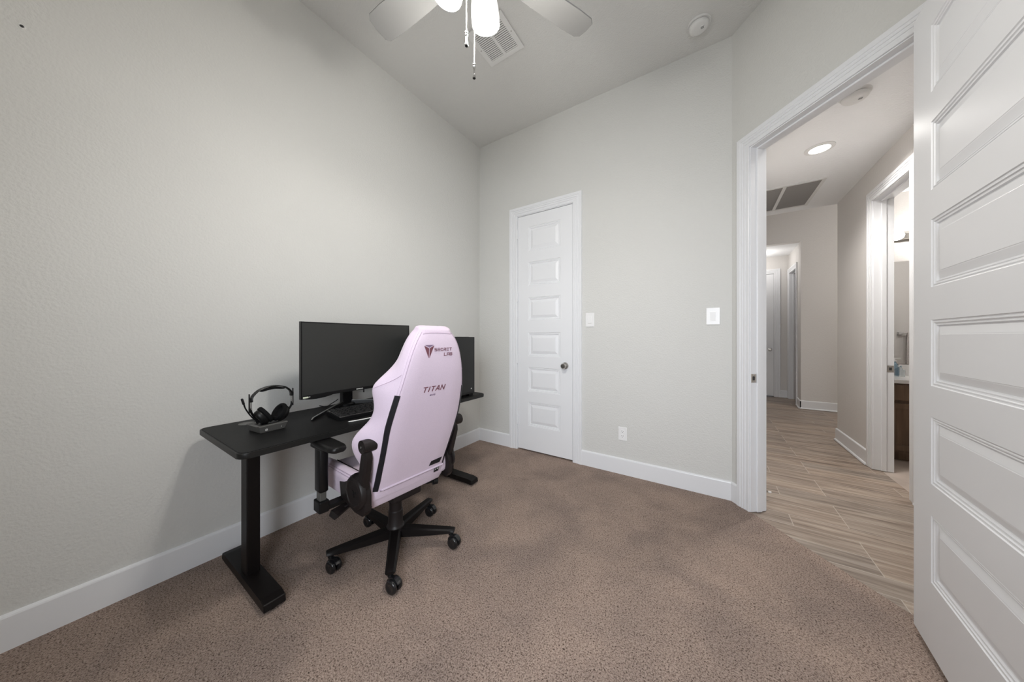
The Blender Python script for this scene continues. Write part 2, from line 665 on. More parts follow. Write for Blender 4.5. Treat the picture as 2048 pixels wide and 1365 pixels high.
bm = NB()
box(bm, -0.12, 3.3, -3.75, 0.12, CEIL, CEIL + 0.12)
struct(link('ceiling', bm, M['ceiling']))
bm = NB()
prism(bm, [(2.44, 0.12), (2.44, 0.03), (3.18, -0.84), (3.25, -0.95), (3.57, -0.95), (3.57, 2.26), (2.44, 2.26)], HCEIL, HCEIL + 0.1)
struct(link('ceiling_hall', bm, M['hallceil']))
bm = NB()
box(bm, 2.2, 6.2, 2.2, 4.1, CEIL, CEIL + 0.1)
box(bm, 2.2, 6.2, 2.2, 2.26, HCEIL + 0.1, CEIL)
struct(link('ceiling_far_hall', bm, M['hallceil']))
bm = NB()
box(bm, 2.2, 3.62, 4.22, 5.3, 2.78, 2.88)
struct(link('ceiling_corridor', bm, M['hallceil']))
bm = NB()
box(bm, 3.57, 5.4, 0.5, 2.35, HCEIL, HCEIL + 0.1)
struct(link('ceiling_bathroom', bm, M['hallceil']))

bm = NB()
box(bm, -0.12, 0, -3.75, 0.12, 0, CEIL)
struct(link('wall_left', bm, M['wall']))
bm = NB()
CL0, CL1, CLT = 0.522, 1.139, 2.455         # clear closet door opening
wall_with_hole(bm, B_BACK, 0, 2.361, CEIL, 0.12, [(CL0 - 0.018, CL1 + 0.018, CLT + 0.018)])
struct(link('wall_back', bm, M['wall']))
bm = NB()
DO0, DO1, DOT = 0.150, 1.020, 2.468         # clear bedroom door opening on the diagonal wall
wall_with_hole(bm, B_DOOR, 0.0, 1.140, CEIL, 0.115, [(DO0 - 0.018, DO1 + 0.018, DOT + 0.018)])
struct(link('wall_diagonal', bm, M['wall']))
bm = NB()
box(bm, 3.10, 3.22, -3.75, -0.868, 0, CEIL)
struct(link('wall_right', bm, M['wall']))
bm = NB()
B_FRONT = basis((0, -3.60, 0), (1, 0, 0), (0, 1, 0))
wall_with_hole(bm, B_FRONT, 0, 3.17, CEIL, 0.15, [(2.03, 2.97, 2.35, 0.75)])
struct(link('wall_front', bm, M['wall']))
# window in the wall behind the camera
bm = NB()
for a, b, c, d in ((2.03, 2.97, 0.75, 0.80), (2.03, 2.97, 2.30, 2.35), (2.03, 2.08, 0.8, 2.3), (2.92, 2.97, 0.8, 2.3), (2.08, 2.92, 1.53, 1.57)):
    box(bm, a, b, -3.70, -3.66, c, d, 0.003)
box(bm, 2.0, 3.0, -3.62, -3.57, 0.72, 0.75, 0.004)
struct(link('window_1', bm, M['trim']))

bm = NB()
wall_with_hole(bm, B_HALL, -0.9, 2.24, CEIL, 0.12, [(0.725 - 0.018, 1.325 + 0.018, 2.40 + 0.018)])
struct(link('wall_hall_right', bm, M['hallwall']))
bm = NB()
box(bm, 2.36, 2.48, 0.125, 4.1, 0, CEIL)
box(bm, 2.36, 2.48, 4.1, 5.3, 0, 2.88)
struct(link('wall_hall_left', bm, M['hallwall']))
bm = NB()
box(bm, 3.22, 3.57, -1.07, -0.95, 0, CEIL)
struct(link('wall_hall_end', bm, M['hallwall']))
bm = NB()
prism(bm, [(2.48, 2.78), (3.485, 2.78), (3.485, 0), (6.2, 0), (6.2, CEIL), (2.48, CEIL)], 4.1, 4.22, Matrix(((1, 0, 0, 0), (0, 0, 1, 0), (0, 1, 0, 0), (0, 0, 0, 1))))
struct(link('wall_far', bm, M['hallwall']))
bm = NB()
box(bm, 6.2, 6.3, 2.2, 4.3, 0, CEIL)
struct(link('wall_far_right', bm, M['hallwall']))
bm = NB()
box(bm, 5.4, 6.2, 2.14, 2.24, 0, CEIL)
struct(link('wall_far_near', bm, M['hallwall']))
bm = NB()
wall_with_hole(bm, B_SIDE, 4.22, 5.3, 2.88, 0.12, [(4.50 - 0.018, 5.03 + 0.018, 2.40 + 0.018)])
struct(link('wall_corridor_right', bm, M['hallwall']))
bm = NB()
ED0, ED1 = 2.62, 3.288
wall_with_hole(bm, B_END, 2.48, 3.62, 2.88, 0.12, [(ED0 - 0.018, ED1 + 0.018, 2.44 + 0.018)])
struct(link('wall_corridor_end', bm, M['hallwall']))
bm = NB()
box(bm, 3.62, 4.6, 5.03, 5.3, 0, 2.88)
box(bm, 4.5, 4.6, 4.22, 5.03, 0, 2.88)
struct(link('wall_side_room', bm, M['hallwall']))
bm = NB()
box(bm, 3.57, 5.4, 2.23, 2.35, 0, CEIL)
struct(link('wall_bath_back', bm, M['hallwall']))
bm = NB()
box(bm, 3.57, 5.4, 0.5, 0.62, 0, HCEIL + 0.1)
struct(link('wall_bath_front', bm, M['hallwall']))
bm = NB()
box(bm, 5.4, 5.5, 0.5, 2.35, 0, HCEIL + 0.1)
struct(link('wall_bath_side', bm, M['hallwall']))
# closet behind the closed door
bm = NB()
box(bm, 0.3, 1.5, 0.7, 0.8, 0, 2.6)
box(bm, 0.2, 0.3, 0.12, 0.8, 0, 2.6)
box(bm, 1.5, 1.6, 0.12, 0.8, 0, 2.6)
box(bm, 0.2, 1.6, 0.12, 0.8, 2.6, 2.7)
box(bm, 0.2, 1.6, 0.12, 0.8, -0.1, 0.0)
struct(link('wall_closet', bm, M['slot']))

# baseboards
bm = NB(); baseboard(bm, B_LEFT, -3.6, 0.0); struct(link('baseboard_left', bm, M['trim']))
bm = NB(); baseboard(bm, B_BACK, 0.0, CL0 - 0.094); baseboard(bm, B_BACK, CL1 + 0.094, 2.366); struct(link('baseboard_back', bm, M['trim']))
bm = NB(); baseboard(bm, B_DOOR, -0.004, DO0 - 0.094); struct(link('baseboard_diagonal', bm, M['trim']))
bm = NB(); baseboard(bm, basis((3.10, 0, 0), (0, 1, 0), (-1, 0, 0)), -3.6, -0.89); struct(link('baseboard_right', bm, M['trim']))
bm = NB(); baseboard(bm, B_FRONT, 0, 3.10); struct(link('baseboard_front', bm, M['trim']))
bm = NB(); baseboard(bm, B_HALL, 1.325 + 0.094, 2.254, True); baseboard(bm, B_HALL, -0.8, 0.725 - 0.094, True)
struct(link('baseboard_hall', bm, M['trim']))
bm = NB(); baseboard(bm, basis((0, 4.1, 0), (1, 0, 0), (0, -1, 0)), 3.470, 6.2, True)
baseboard(bm, basis((3.485, 0, 0), (0, 1, 0), (-1, 0, 0)), 4.086, 4.22, True)
struct(link('baseboard_far', bm, M['trim']))
bm = NB(); baseboard(bm, B_SIDE, 4.22, 4.50 - 0.094, True); baseboard(bm, B_END, ED1 + 0.094, 3.5, True)
struct(link('baseboard_corridor', bm, M['trim']))


# door frames: casing + jamb lining + stop
def strike(parent, B, u, n, z, s=1):
    """satin nickel strike plate let into a jamb face (plate lies in the n-z plane at u)"""
    b_ = NB()
    box(b_, u, u + s * 0.0025, n - 0.020, n + 0.020, z - 0.029, z + 0.029, 0.001, 1, mtx=B)
    o = link('strike_plate', b_, M['nickel'], parent)
    o['label'] = 'satin nickel strike plate let into the white jamb'
    b_ = NB()
    box(b_, u + s * 0.001, u + s * 0.0032, n - 0.008, n + 0.008, z - 0.013, z + 0.013, mtx=B)
    link('latch_hole', b_, M['slot'], o)
    b_ = NB()
    for dz in (-0.021, 0.021):
        cyl(b_, B @ Vector((u + s * 0.002, n, z + dz)), B @ Vector((u + s * 0.004, n, z + dz)), 0.0035, seg=10)
    link('screw', b_, M['silver'], o)


bm = NB()
casing(bm, B_BACK, CL0, CL1, CLT)
jamb(bm, B_BACK, CL0, CL1, CLT, 0.12, (-0.075, -0.040))
t1 = struct(link('trim_1', bm, M['trim']))
bm = NB()
casing(bm, B_DOOR, DO0, DO1, DOT)
casing(bm, B_DOOR, DO0, DO1, DOT, -1, -0.115)
jamb(bm, B_DOOR, DO0, DO1, DOT, 0.115, (-0.078, -0.040))
t2 = struct(link('trim_2', bm, M['trim']))
strike(t2, B_DOOR, DO0, -0.020, 0.905)
bm = NB()
casing(bm, B_HALL, 0.725, 1.325, 2.40)
jamb(bm, B_HALL, 0.725, 1.325, 2.40, 0.12, (-0.075, -0.045))
t3 = struct(link('trim_3', bm, M['trim']))
strike(t3, B_HALL, 1.325, -0.098, 0.905, -1)
bm = NB()
casing(bm, B_SIDE, 4.50, 5.03, 2.40)
jamb(bm, B_SIDE, 4.50, 5.03, 2.40, 0.12, (-0.075, -0.045))
t4 = struct(link('trim_4', bm, M['trim']))
strike(t4, B_SIDE, 5.03, -0.098, 0.945, -1)
bm = NB()
casing(bm, B_END, ED0, ED1, 2.44)
jamb(bm, B_END, ED0, ED1, 2.44, 0.12, (-0.075, -0.045))
struct(link('trim_5', bm, M['trim']))

# ------------------------------------------------------------------ six panel doors
PROF = [(0.0, 0.0), (0.0025, 0.0035), (0.006, 0.0045), (0.0075, 0.0028), (0.0105, 0.0028), (0.013, 0.0065), (0.0165, 0.0075),
        (0.018, 0.0060), (0.020, 0.0060), (0.0225, 0.0115), (0.026, 0.0120), (0.050, 0.0045), (0.0525, 0.0042), (0.054, 0.0032)]


def panel_leaf(bm, W, z0, z1, th, panels):
    """door slab: u 0..W, n 0 (front) .. -th (back); panels (u0, u1, za, zb) moulded in both faces"""
    for face, s in ((0.0, -1), (-th, 1)):
        us = sorted({0, W, panels[0][0], panels[0][1]})
        zs = sorted({z0, z1} | {p[2] for p in panels} | {p[3] for p in panels})
        t = bmesh.new()
        for i in range(len(us) - 1):
            for j in range(len(zs) - 1):
                c = ((us[i] + us[i + 1]) / 2, (zs[j] + zs[j + 1]) / 2)
                if any(p[0] < c[0] < p[1] and p[2] < c[1] < p[3] for p in panels):
                    continue
                t.faces.new([t.verts.new((u, face, z)) for u, z in ((us[i], zs[j]), (us[i + 1], zs[j]), (us[i + 1], zs[j + 1]), (us[i], zs[j + 1]))])
        for p in panels:
            lp = []
            for d, dep in PROF:
                lp.append([(u, face + s * dep, z) for u, z in ((p[0] + d, p[2] + d), (p[1] - d, p[2] + d), (p[1] - d, p[3] - d), (p[0] + d, p[3] - d))])
            rings(t, lp, cap0=False, cap1=True)
        bmesh.ops.remove_doubles(t, verts=t.verts, dist=1e-5)
        merge(bm, t)
    t = bmesh.new()
    e = [(0, z0), (W, z0), (W, z1), (0, z1)]
    rings(t, [[(u, 0, z) for u, z in e], [(u, -th, z) for u, z in e]], cap0=False, cap1=False)
    merge(bm, t)
    bmesh.ops.remove_doubles(bm, verts=bm.verts, dist=1e-5)


def knob(B, u, n, z, parent, r=0.027, sgn=1):
    b_ = NB()
    mt = B @ Matrix.Translation((u, n, z)) @ Matrix.Rotation(-PI / 2 * sgn, 4, 'X')
    lathe(b_, [(0.0, 0.0), (0.033, 0.0), (0.033, 0.004), (0.029, 0.009), (0.013, 0.011), (0.012, 0.024), (0.017, 0.030), (0.0255, 0.036),
               (0.0275, 0.045), (0.026, 0.054), (0.020, 0.060), (0.0, 0.061)], 28, mt)
    o = link('door_knob', b_, M['nickel'], parent, smooth=True)
    o['label'] = 'round satin nickel door knob'
    return o


ZS = [(0.264, 0.511), (0.622, 0.872), (0.986, 1.230), (1.354, 1.594), (1.716, 1.962), (2.072, 2.330)]
bm = NB()
LW = CL1 - CL0 - 0.006
panel_leaf(bm, LW, 0.014, CLT - 0.004, 0.035, [(0.124, 0.486, a, b) for a, b in ZS])
bmesh.ops.transform(bm, matrix=B_BACK @ Matrix.Translation((CL0 + 0.003, -0.003, 0)), verts=bm.verts)
d1 = struct(link('door_1', bm, M['door']))
d1['label'] = 'closed narrow white six panel closet door in the back wall'
knob(B_BACK, 1.063, -0.003, 0.908, d1)
for z in (0.31, 0.955, 1.605, 2.27):
    bm = NB()
    cyl(bm, B_BACK @ Vector((CL0 + 0.001, 0.006, z - 0.045)), B_BACK @ Vector((CL0 + 0.001, 0.006, z + 0.045)), 0.0065, seg=12)
    for dz in (-0.049, 0.045):
        sphere(bm, B_BACK @ Vector((CL0 + 0.001, 0.006, z + dz + 0.002)), 0.0055, 10)
    box(bm, CL0 - 0.012, CL0 + 0.02, -0.003, 0.0, z - 0.045, z + 0.045, mtx=B_BACK)
    link('hinge', bm, M['trim'], d1, smooth=True)

# the open bedroom door, folded back along the right wall
HX = Vector((2.917, -0.790, 0))
LD = Vector((-0.076, -0.997, 0)).normalized()
B_LEAF = basis(HX, LD, (-LD.y * -1, LD.x * -1, 0))
B_LEAF = basis(HX, LD, Vector((-0.997, 0.076, 0)))
bm = NB()
ZL = [(0.284, 0.530), (0.646, 0.892), (1.006, 1.248), (1.368, 1.616), (1.724, 1.974), (2.084, 2.330)]
panel_leaf(bm, 0.864, 0.026, 2.452, 0.035, [(0.143, 0.721, a, b) for a, b in ZL])
bmesh.ops.transform(bm, matrix=B_LEAF, verts=bm.verts)
d2 = struct(link('door_2', bm, M['door']))
d2['label'] = 'white six panel bedroom door standing wide open at the right'
knob(B_LEAF, 0.803, 0.0, 0.905, d2)
for z in (0.35, 1.25, 2.15):
    bm = NB()
    cyl(bm, B_LEAF @ Vector((0.0, -0.041, z - 0.045)), B_LEAF @ Vector((0.0, -0.041, z + 0.045)), 0.0065, seg=12)
    link('hinge', bm, M['trim'], d2, smooth=True)

# far corridor door
bm = NB()
panel_leaf(bm, ED1 - ED0 - 0.006, 0.012, 2.436, 0.035, [(0.13, 0.532, a, b) for a, b in ZS])
bmesh.ops.transform(bm, matrix=B_END @ Matrix.Translation((ED0 + 0.003, -0.003, 0)), verts=bm.verts)
d3 = struct(link('door_3', bm, M['door']))
d3['label'] = 'closed white door at the end of the corridor'
knob(B_END, ED1 - 0.062, -0.003, 0.935, d3)


# ------------------------------------------------------------------ wall plates, vents, detectors
def plate_on(name, B, u, z, wd_, ht, label, cat, group=None):
    o = empty(name, B @ Vector((u, 0, z)))
    tag(o, label, cat, group)
    inv = Matrix.Translation(-(B @ Vector((u, 0, z)))) @ B @ Matrix.Translation((u, 0, z))
    b_ = NB()
    box(b_, -wd_ / 2, wd_ / 2, 0.0, 0.006, -ht / 2, ht / 2, 0.0025, 2, mtx=inv)
    link('cover_plate', b_, M['plate'], o)
    return o, inv


def screws(o, inv, zs):
    for z in zs:
        b_ = NB()
        cyl(b_, inv @ Vector((0, 0.005, z)), inv @ Vector((0, 0.0072, z)), 0.0032, seg=10)
        link('screw', b_, M['plate'], o)


o, inv = plate_on('light_switch', B_BACK, 1.308, 1.342, 0.079, 0.127, 'white rocker switch plate on the back wall beside the closet door', 'light switch')
bm = NB(); box(bm, -0.0175, 0.0175, 0.005, 0.0085, -0.034, 0.034, 0.001, 1, mtx=inv); link('surround', bm, M['plate'], o)
bm = NB()
t = bmesh.new(); rings(t, [[(-0.015, 0.008, -0.031), (-0.015, 0.013, -0.031), (-0.015, 0.0085, 0.031), (-0.015, 0.008, 0.031)],
                           [(0.015, 0.008, -0.031), (0.015, 0.013, -0.031), (0.015, 0.0085, 0.031), (0.015, 0.008, 0.031)]]); merge(bm, t, inv)
link('rocker', bm, M['plate'], o)
screws(o, inv, (-0.048, 0.048))
o, inv = plate_on('light_switch', B_BACK, 2.247, 1.340, 0.086, 0.127, 'white switch plate with slide dimmer on the wall beside the open doorway', 'light switch')
bm = NB(); box(bm, -0.0175, 0.0175, 0.005, 0.0085, -0.034, 0.034, 0.001, 1, mtx=inv); link('surround', bm, M['plate'], o)
bm = NB()
t = bmesh.new(); rings(t, [[(-0.015, 0.008, -0.031), (-0.015, 0.009, -0.031), (-0.015, 0.0145, 0.031), (-0.015, 0.008, 0.031)],
                           [(0.011, 0.008, -0.031), (0.011, 0.009, -0.031), (0.011, 0.0145, 0.031), (0.011, 0.008, 0.031)]]); merge(bm, t, inv)
link('rocker', bm, M['plate'], o)
bm = NB(); box(bm, 0.0125, 0.0158, 0.008, 0.0125, -0.006, 0.006, 0.001, 1, mtx=inv); link('dimmer_slide', bm, M['plate'], o)
screws(o, inv, (-0.048, 0.048))

o, inv = plate_on('power_outlet', B_BACK, 1.597, 0.348, 0.070, 0.115, 'white duplex outlet low on the back wall above the baseboard', 'outlet')
for dz in (-0.020, 0.020):
    bm = NB()
    poly = [(0.0165 * math.cos(a_) * 1.0, 0.0175 * math.sin(a_)) for a_ in [2 * PI * i / 24 for i in range(24)]]
    poly = [(x, max(-0.0135, min(0.0135, y))) for x, y in poly]
    prism(bm, poly, 0.005, 0.0085, inv @ Matrix(((1, 0, 0, 0), (0, 0, 1, 0), (0, 1, 0, dz), (0, 0, 0, 1))))
    so = link('socket', bm, M['plate'], o)
    bm = NB()
    for dx, h_ in ((-0.0062, 0.0085), (0.0062, 0.007)):
        box(bm, dx - 0.0012, dx + 0.0012, 0.0082, 0.0089, dz + 0.0005, dz + 0.0005 + h_, mtx=inv)
    cyl(bm, inv @ Vector((0, 0.0082, dz - 0.007)), inv @ Vector((0, 0.0089, dz - 0.007)), 0.0025, seg=10)
    s_ = link('socket_slots', bm, M['slot'], so)
screws(o, inv, (0.0,))

# ceiling register
o = empty('ceiling_vent', (0.913, -0.921, CEIL))
tag(o, 'white square ceiling register with two rows of slots behind the fan lamp', 'air vent')
bm = NB(); box(bm, -0.128, 0.128, -0.128, 0.128, 0.004, 0.007); link('backing', bm, M['slot'], o, loc=(0, 0, -0.0115))
bm = NB()
S = 0.153
inn = 0.118
for a, b, c, d in ((-S, S, inn, S), (-S, S, -S, -inn), (-S, -inn, -inn, inn), (inn, S, -inn, inn), (-0.010, 0.010, -inn, inn)):
    box(bm, a, b, c, d, -0.012, -0.006)
link('face_frame', bm, M['white'], o)
bm = NB()
nsl = 17
for i in range(nsl):
    y = -inn + (i + 0.5) * 2 * inn / nsl
    for a, b in ((-inn, -0.010), (0.010, inn)):
        t = bmesh.new()
        rings(t, [[(a, y - 0.0052, -0.0118), (a, y + 0.0042, -0.0118), (a, y + 0.0056, -0.0075), (a, y - 0.0038, -0.0075)],
                  [(b, y - 0.0052, -0.0118), (b, y + 0.0042, -0.0118), (b, y + 0.0056, -0.0075), (b, y - 0.0038, -0.0075)]])
        merge(bm, t)
link('louvers', bm, M['white'], o)
for sx in (-1, 1):
    bm = NB(); cyl(bm, (sx * 0.136, 0.0, -0.0145), (sx * 0.136, 0.0, -0.012), 0.004, seg=10); link('screw', bm, M['grey'], o)


def detector(loc, label, r=0.072, group=None):
    o = empty('smoke_detector', loc)
    tag(o, label, 'smoke detector', group)
    b_ = NB(); lathe(b_, [(0.0, 0.0), (r, 0.0), (r, -0.008), (r * 0.97, -0.011), (0.0, -0.011)], 36); link('base_plate', b_, M['white'], o, smooth=True)
    b_ = NB(); lathe(b_, [(0.0, -0.014), (r * 0.84, -0.014), (r * 0.86, -0.018), (r * 0.84, -0.028), (r * 0.74, -0.037), (r * 0.5, -0.041), (0.0, -0.042)], 36)
    body = link('body', b_, M['white'], o, smooth=True)
    b_ = NB(); lathe(b_, [(0.0, -0.011), (r * 0.78, -0.011), (r * 0.78, -0.0145), (0.0, -0.0145)], 36); link('sensing_gap', b_, M['slot'], o)
    b_ = NB(); cyl(b_, (0.020, -0.012, -0.0405), (0.020, -0.012, -0.0445), 0.013, 0.012, seg=20); link('test_button', b_, M['plate'], body, smooth=True)
    b_ = NB()
    for i in range(5):
        box(b_, 0.011, 0.029, -0.020 + i * 0.004, -0.0185 + i * 0.004, -0.0450, -0.0443)
    link('speaker_slots', b_, M['slot'], body)
    return o


detector((2.164, -0.231, CEIL), 'round white smoke detector on the bedroom ceiling near the doorway corner')
detector((2.993, 0.075, HCEIL), 'round white detector on the hall ceiling behind the door head trim')

# hall return grille, downlight, stop
o = empty('return_grille', (2.93, 1.715, HCEIL))
tag(o, 'large ceiling return grille with two dark mesh panels in the hall', 'air vent')
gx0, gx1, gy0, gy1 = -0.36, 0.235, -0.36, 0.36
bm = NB()
f_ = 0.028
mid = -0.065
for a, b, c, d in ((gx0, gx1, gy1 - f_, gy1), (gx0, gx1, gy0, gy0 + f_), (gx0, gx0 + f_, gy0 + f_, gy1 - f_), (gx1 - f_, gx1, gy0 + f_, gy1 - f_), (mid - 0.014, mid + 0.014, gy0 + f_, gy1 - f_)):
    box(bm, a, b, c, d, -0.012, -0.001)
link('grille_frame', bm, M['white'], o)
for a, b in ((gx0 + f_, mid - 0.014), (mid + 0.014, gx1 - f_)):
    bm = NB()
    box(bm, a, b, gy0 + f_, gy1 - f_, -0.003, -0.0015)
    k = 0
    y = gy0 + f_ + 0.006
    while y < gy1 - f_ - 0.004:
        box(bm, a, b, y, y + 0.004, -0.009, -0.003)
        y += 0.0125
    link('mesh_panel', bm, M['grey'], o)

o = empty('recessed_downlight', (2.972, 0.718, HCEIL))
tag(o, 'round glowing recessed downlight in the hall ceiling', 'ceiling light')
bm = NB(); lathe(bm, [(0.062, 0.0), (0.092, 0.0), (0.092, -0.004), (0.066, -0.010), (0.062, -0.004), (0.062, 0.0)], 36, caps=False)
link('trim_ring', bm, M['white'], o, smooth=True)
bm = NB(); lathe(bm, [(0.0, -0.003), (0.063, -0.003), (0.063, -0.006), (0.0, -0.0065)], 36); link('lens', bm, M['downlight'], o)

o = empty('door_stop', (2.494, 0.160, 0.055))
tag(o, 'small white tipped door stop on the hall baseboard behind the left jamb', 'door stop')
bm = NB(); cyl(bm, (0, 0, 0), (0.006, 0, 0), 0.012, seg=16); link('base', bm, M['nickel'], o)
bm = NB(); tube(bm, [(0.006 + i * 0.0006, 0.006 * math.cos(i * 0.55), 0.006 * math.sin(i * 0.55)) for i in range(140)], 0.0012, 6); link('spring', bm, M['nickel'], o, smooth=True)
bm = NB(); cyl(bm, (0.088, 0, 0), (0.106, 0, 0), 0.008, 0.0075, seg=14); link('rubber_tip', bm, M['rubber'], o, smooth=True)

# small wall anchor high on the left wall
o = empty('wall_anchor', (0.0, -2.7716, 2.390))
tag(o, 'tiny dark screw left in the upper left wall', 'screw')
bm = NB(); cyl(bm, (-0.01, 0, 0), (0.004, 0.0, 0.0), 0.0045, 0.004, seg=12); link('screw_head', bm, M['slot'], o)
bm = NB(); lathe(bm, [(0.0055, 0.0), (0.009, 0.0), (0.0085, 0.0012), (0.0055, 0.0012), (0.0055, 0.0)], 16, Matrix.Rotation(PI / 2, 4, 'Y'), caps=False); link('anchor_rim', bm, M['white'], o)

# ------------------------------------------------------------------ ceiling fan (at rest)
FAN = Vector((1.443, -1.782, 0))
CF = Vector((-math.sin(YAW), math.cos(YAW), 0))
CR = Vector((math.cos(YAW), math.sin(YAW), 0))
fan_az = math.atan2(CF.y, CF.x)
fan = empty('ceiling_fan', (FAN.x, FAN.y, CEIL), fan_az)
tag(fan, 'ceiling fan with opal white lamp shades and two metal pull chains', 'ceiling fan')
bm = NB(); lathe(bm, [(0.0, 0.0), (0.075, 0.0), (0.075, -0.02), (0.055, -0.06), (0.02, -0.075), (0.0, -0.075)], 32); link('canopy', bm, M['nickel'], fan, smooth=True)
bm = NB(); cyl(bm, (0, 0, -0.07), (0, 0, -0.56), 0.0125, seg=16); link('downrod', bm, M['nickel'], fan, smooth=True)
bm = NB(); lathe(bm, [(0.0, -0.54), (0.05, -0.545), (0.10, -0.56), (0.115, -0.585), (0.115, -0.645), (0.095, -0.68), (0.05, -0.69), (0.0, -0.69)], 36); link('motor_housing', bm, M['nickel'], fan, smooth=True)
bm = NB(); lathe(bm, [(0.0, -0.685), (0.055, -0.69), (0.058, -0.74), (0.045, -0.775), (0.0, -0.78)], 32); link('switch_housing', bm, M['nickel'], fan, smooth=True)
for k in range(3):
    az = PI / 3 + k * 2 * PI / 3
    mt = Matrix.Rotation(az, 4, 'Z') @ Matrix.Translation((0, 0, -0.655)) @ Matrix.Rotation(math.radians(11), 4, 'X')
    bm = NB()
    poly = [(0.17, -0.052), (0.30, -0.060), (0.50, -0.066), (0.575, -0.063), (0.598, -0.045), (0.602, 0), (0.598, 0.045), (0.575, 0.063), (0.50, 0.066), (0.30, 0.060), (0.17, 0.052)]
    prism(bm, poly, -0.003, 0.003, mt, bev=0.0015)
    bl = link('blade', bm, M['blade'], fan)
    bm = NB()
    prism(bm, [(0.09, -0.018), (0.16, -0.018), (0.20, -0.035), (0.24, -0.03), (0.24, 0.03), (0.20, 0.035), (0.16, 0.018), (0.09, 0.018)], -0.008, -0.003, mt)
    link('blade_arm', bm, M['nickel'], bl)


def shade_profile(bm, mt):
    outer = [(0.030, 0.0), (0.040, -0.012), (0.051, -0.04), (0.0575, -0.085), (0.0600, -0.125), (0.0590, -0.150)]
    inner = [(r - 0.0032, z) for r, z in reversed(outer)]
    lathe(bm, outer + [(0.0574, -0.1515)], 40, mt, caps=False)
    lathe(bm, [(0.0574, -0.1515)] + inner, 40, mt, mi=1, caps=False)


SH_AZ0 = -math.radians(21)
for k in range(3):
    az = SH_AZ0 + k * 2 * PI / 3
    # rim centre of this shade lies .107 from the fan axis, 2.53 above the floor
    tilt = math.radians(12)
    mt = Matrix.Rotation(az, 4, 'Z') @ Matrix.Translation((0.076, 0, -0.693)) @ Matrix.Rotation(-tilt, 4, 'Y')
    bm = NB(); tube(bm, spline([Matrix.Rotation(az, 4, 'Z') @ Vector(p) for p in ((0.03, 0, -0.735), (0.055, 0, -0.725), (0.07, 0, -0.70), (0.076, 0, -0.685))], 5), 0.008, 10)
    arm = link('lamp_arm', bm, M['nickel'], fan, smooth=True)
    bm = NB(); lathe(bm, [(0.0, 0.012), (0.026, 0.010), (0.032, -0.004), (0.032, -0.012), (0.0, -0.012)], 24, mt); link('socket_cup', bm, M['nickel'], arm, smooth=True)
    bm = NB(); shade_profile(bm, mt)
    sh = link('lamp_shade', bm, [M['shade'], M['shade_in']], fan, smooth=True)
    bm = NB()
    lathe(bm, [(0.0, -0.015), (0.013, -0.018), (0.014, -0.03), (0.027, -0.055), (0.029, -0.072), (0.022, -0.092), (0.0, -0.10)], 20, mt)
    link('bulb', bm, M['bulb'], sh, smooth=True)
    wm = Matrix.Translation((FAN.x, FAN.y, CEIL)) @ Matrix.Rotation(fan_az, 4, 'Z') @ mt
    lamp('fan_lamp_glow', 'POINT', wm @ Vector((0, 0, -0.20)), 11, FANC, 0.04)
    lamp('fan_lamp_light', 'SPOT', wm @ Vector((0, 0, -0.158)), 10, FANC, 0.045, wm.to_euler(), None, math.radians(172)).data.spot_blend = 0.35

for (dx, dy, top, bot, r) in ((0.0, 0.031, -0.765, -1.024, 0.0018), (0.0, 0.0, -0.775, -1.153, 0.0018)):
    # local x = away from the camera, local y = to the left
    bm = NB()
    z = top
    while z > bot + 0.055:
        sphere(bm, (dx, dy, z), 0.0026, 8)
        z -= 0.0058
    cyl(bm, (dx, dy, top), (dx, dy, bot + 0.05), 0.0008, seg=6)
    ch = link('pull_chain', bm, M['silver'], fan, smooth=True)
    bm = NB()
    lathe(bm, [(0.0, 0.060), (0.0035, 0.060), (0.006, 0.056), (0.006, 0.052), (0.004, 0.050), (0.0055, 0.046), (0.006, 0.043), (0.0045, 0.040), (0.0035, 0.034),
               (0.0052, 0.012), (0.0072, 0.002), (0.0065, 0.0), (0.005, 0.0), (0.005, 0.004), (0.0, 0.004)], 20, Matrix.Translation((dx, dy, bot)))
    pl = link('pull_fob', bm, M['chrome'], ch, smooth=True)
    bm = NB(); cyl(bm, (dx, dy, bot + 0.0005), (dx, dy, bot - 0.0015), 0.0058, 0.004, seg=14); link('fob_tip', bm, M['black'], pl)

# ------------------------------------------------------------------ bathroom seen through the hall door
o = empty('bathroom_vanity', (4.4, 1.98, 0))
tag(o, 'brown wooden bathroom vanity cabinet with panelled doors', 'vanity cabinet')
bm = NB(); box(bm, -0.78, 0.9, -0.26, 0.245, 0.09, 0.744); box(bm, -0.78, 0.9, -0.20, 0.245, 0.0, 0.09)
link('cabinet_body', bm, M['cabinet'], o)


def shaker(bm, a, b, c, d, y):
    box(bm, a, b, y, y + 0.012, c, d)
    fw = 0.05
    box(bm, a, b, y - 0.007, y, c, c + fw, 0.001, 1); box(bm, a, b, y - 0.007, y, d - fw, d, 0.001, 1)
    box(bm, a, a + fw, y - 0.007, y, c + fw, d - fw, 0.001, 1); box(bm, b - fw, b, y - 0.007, y, c + fw, d - fw, 0.001, 1)


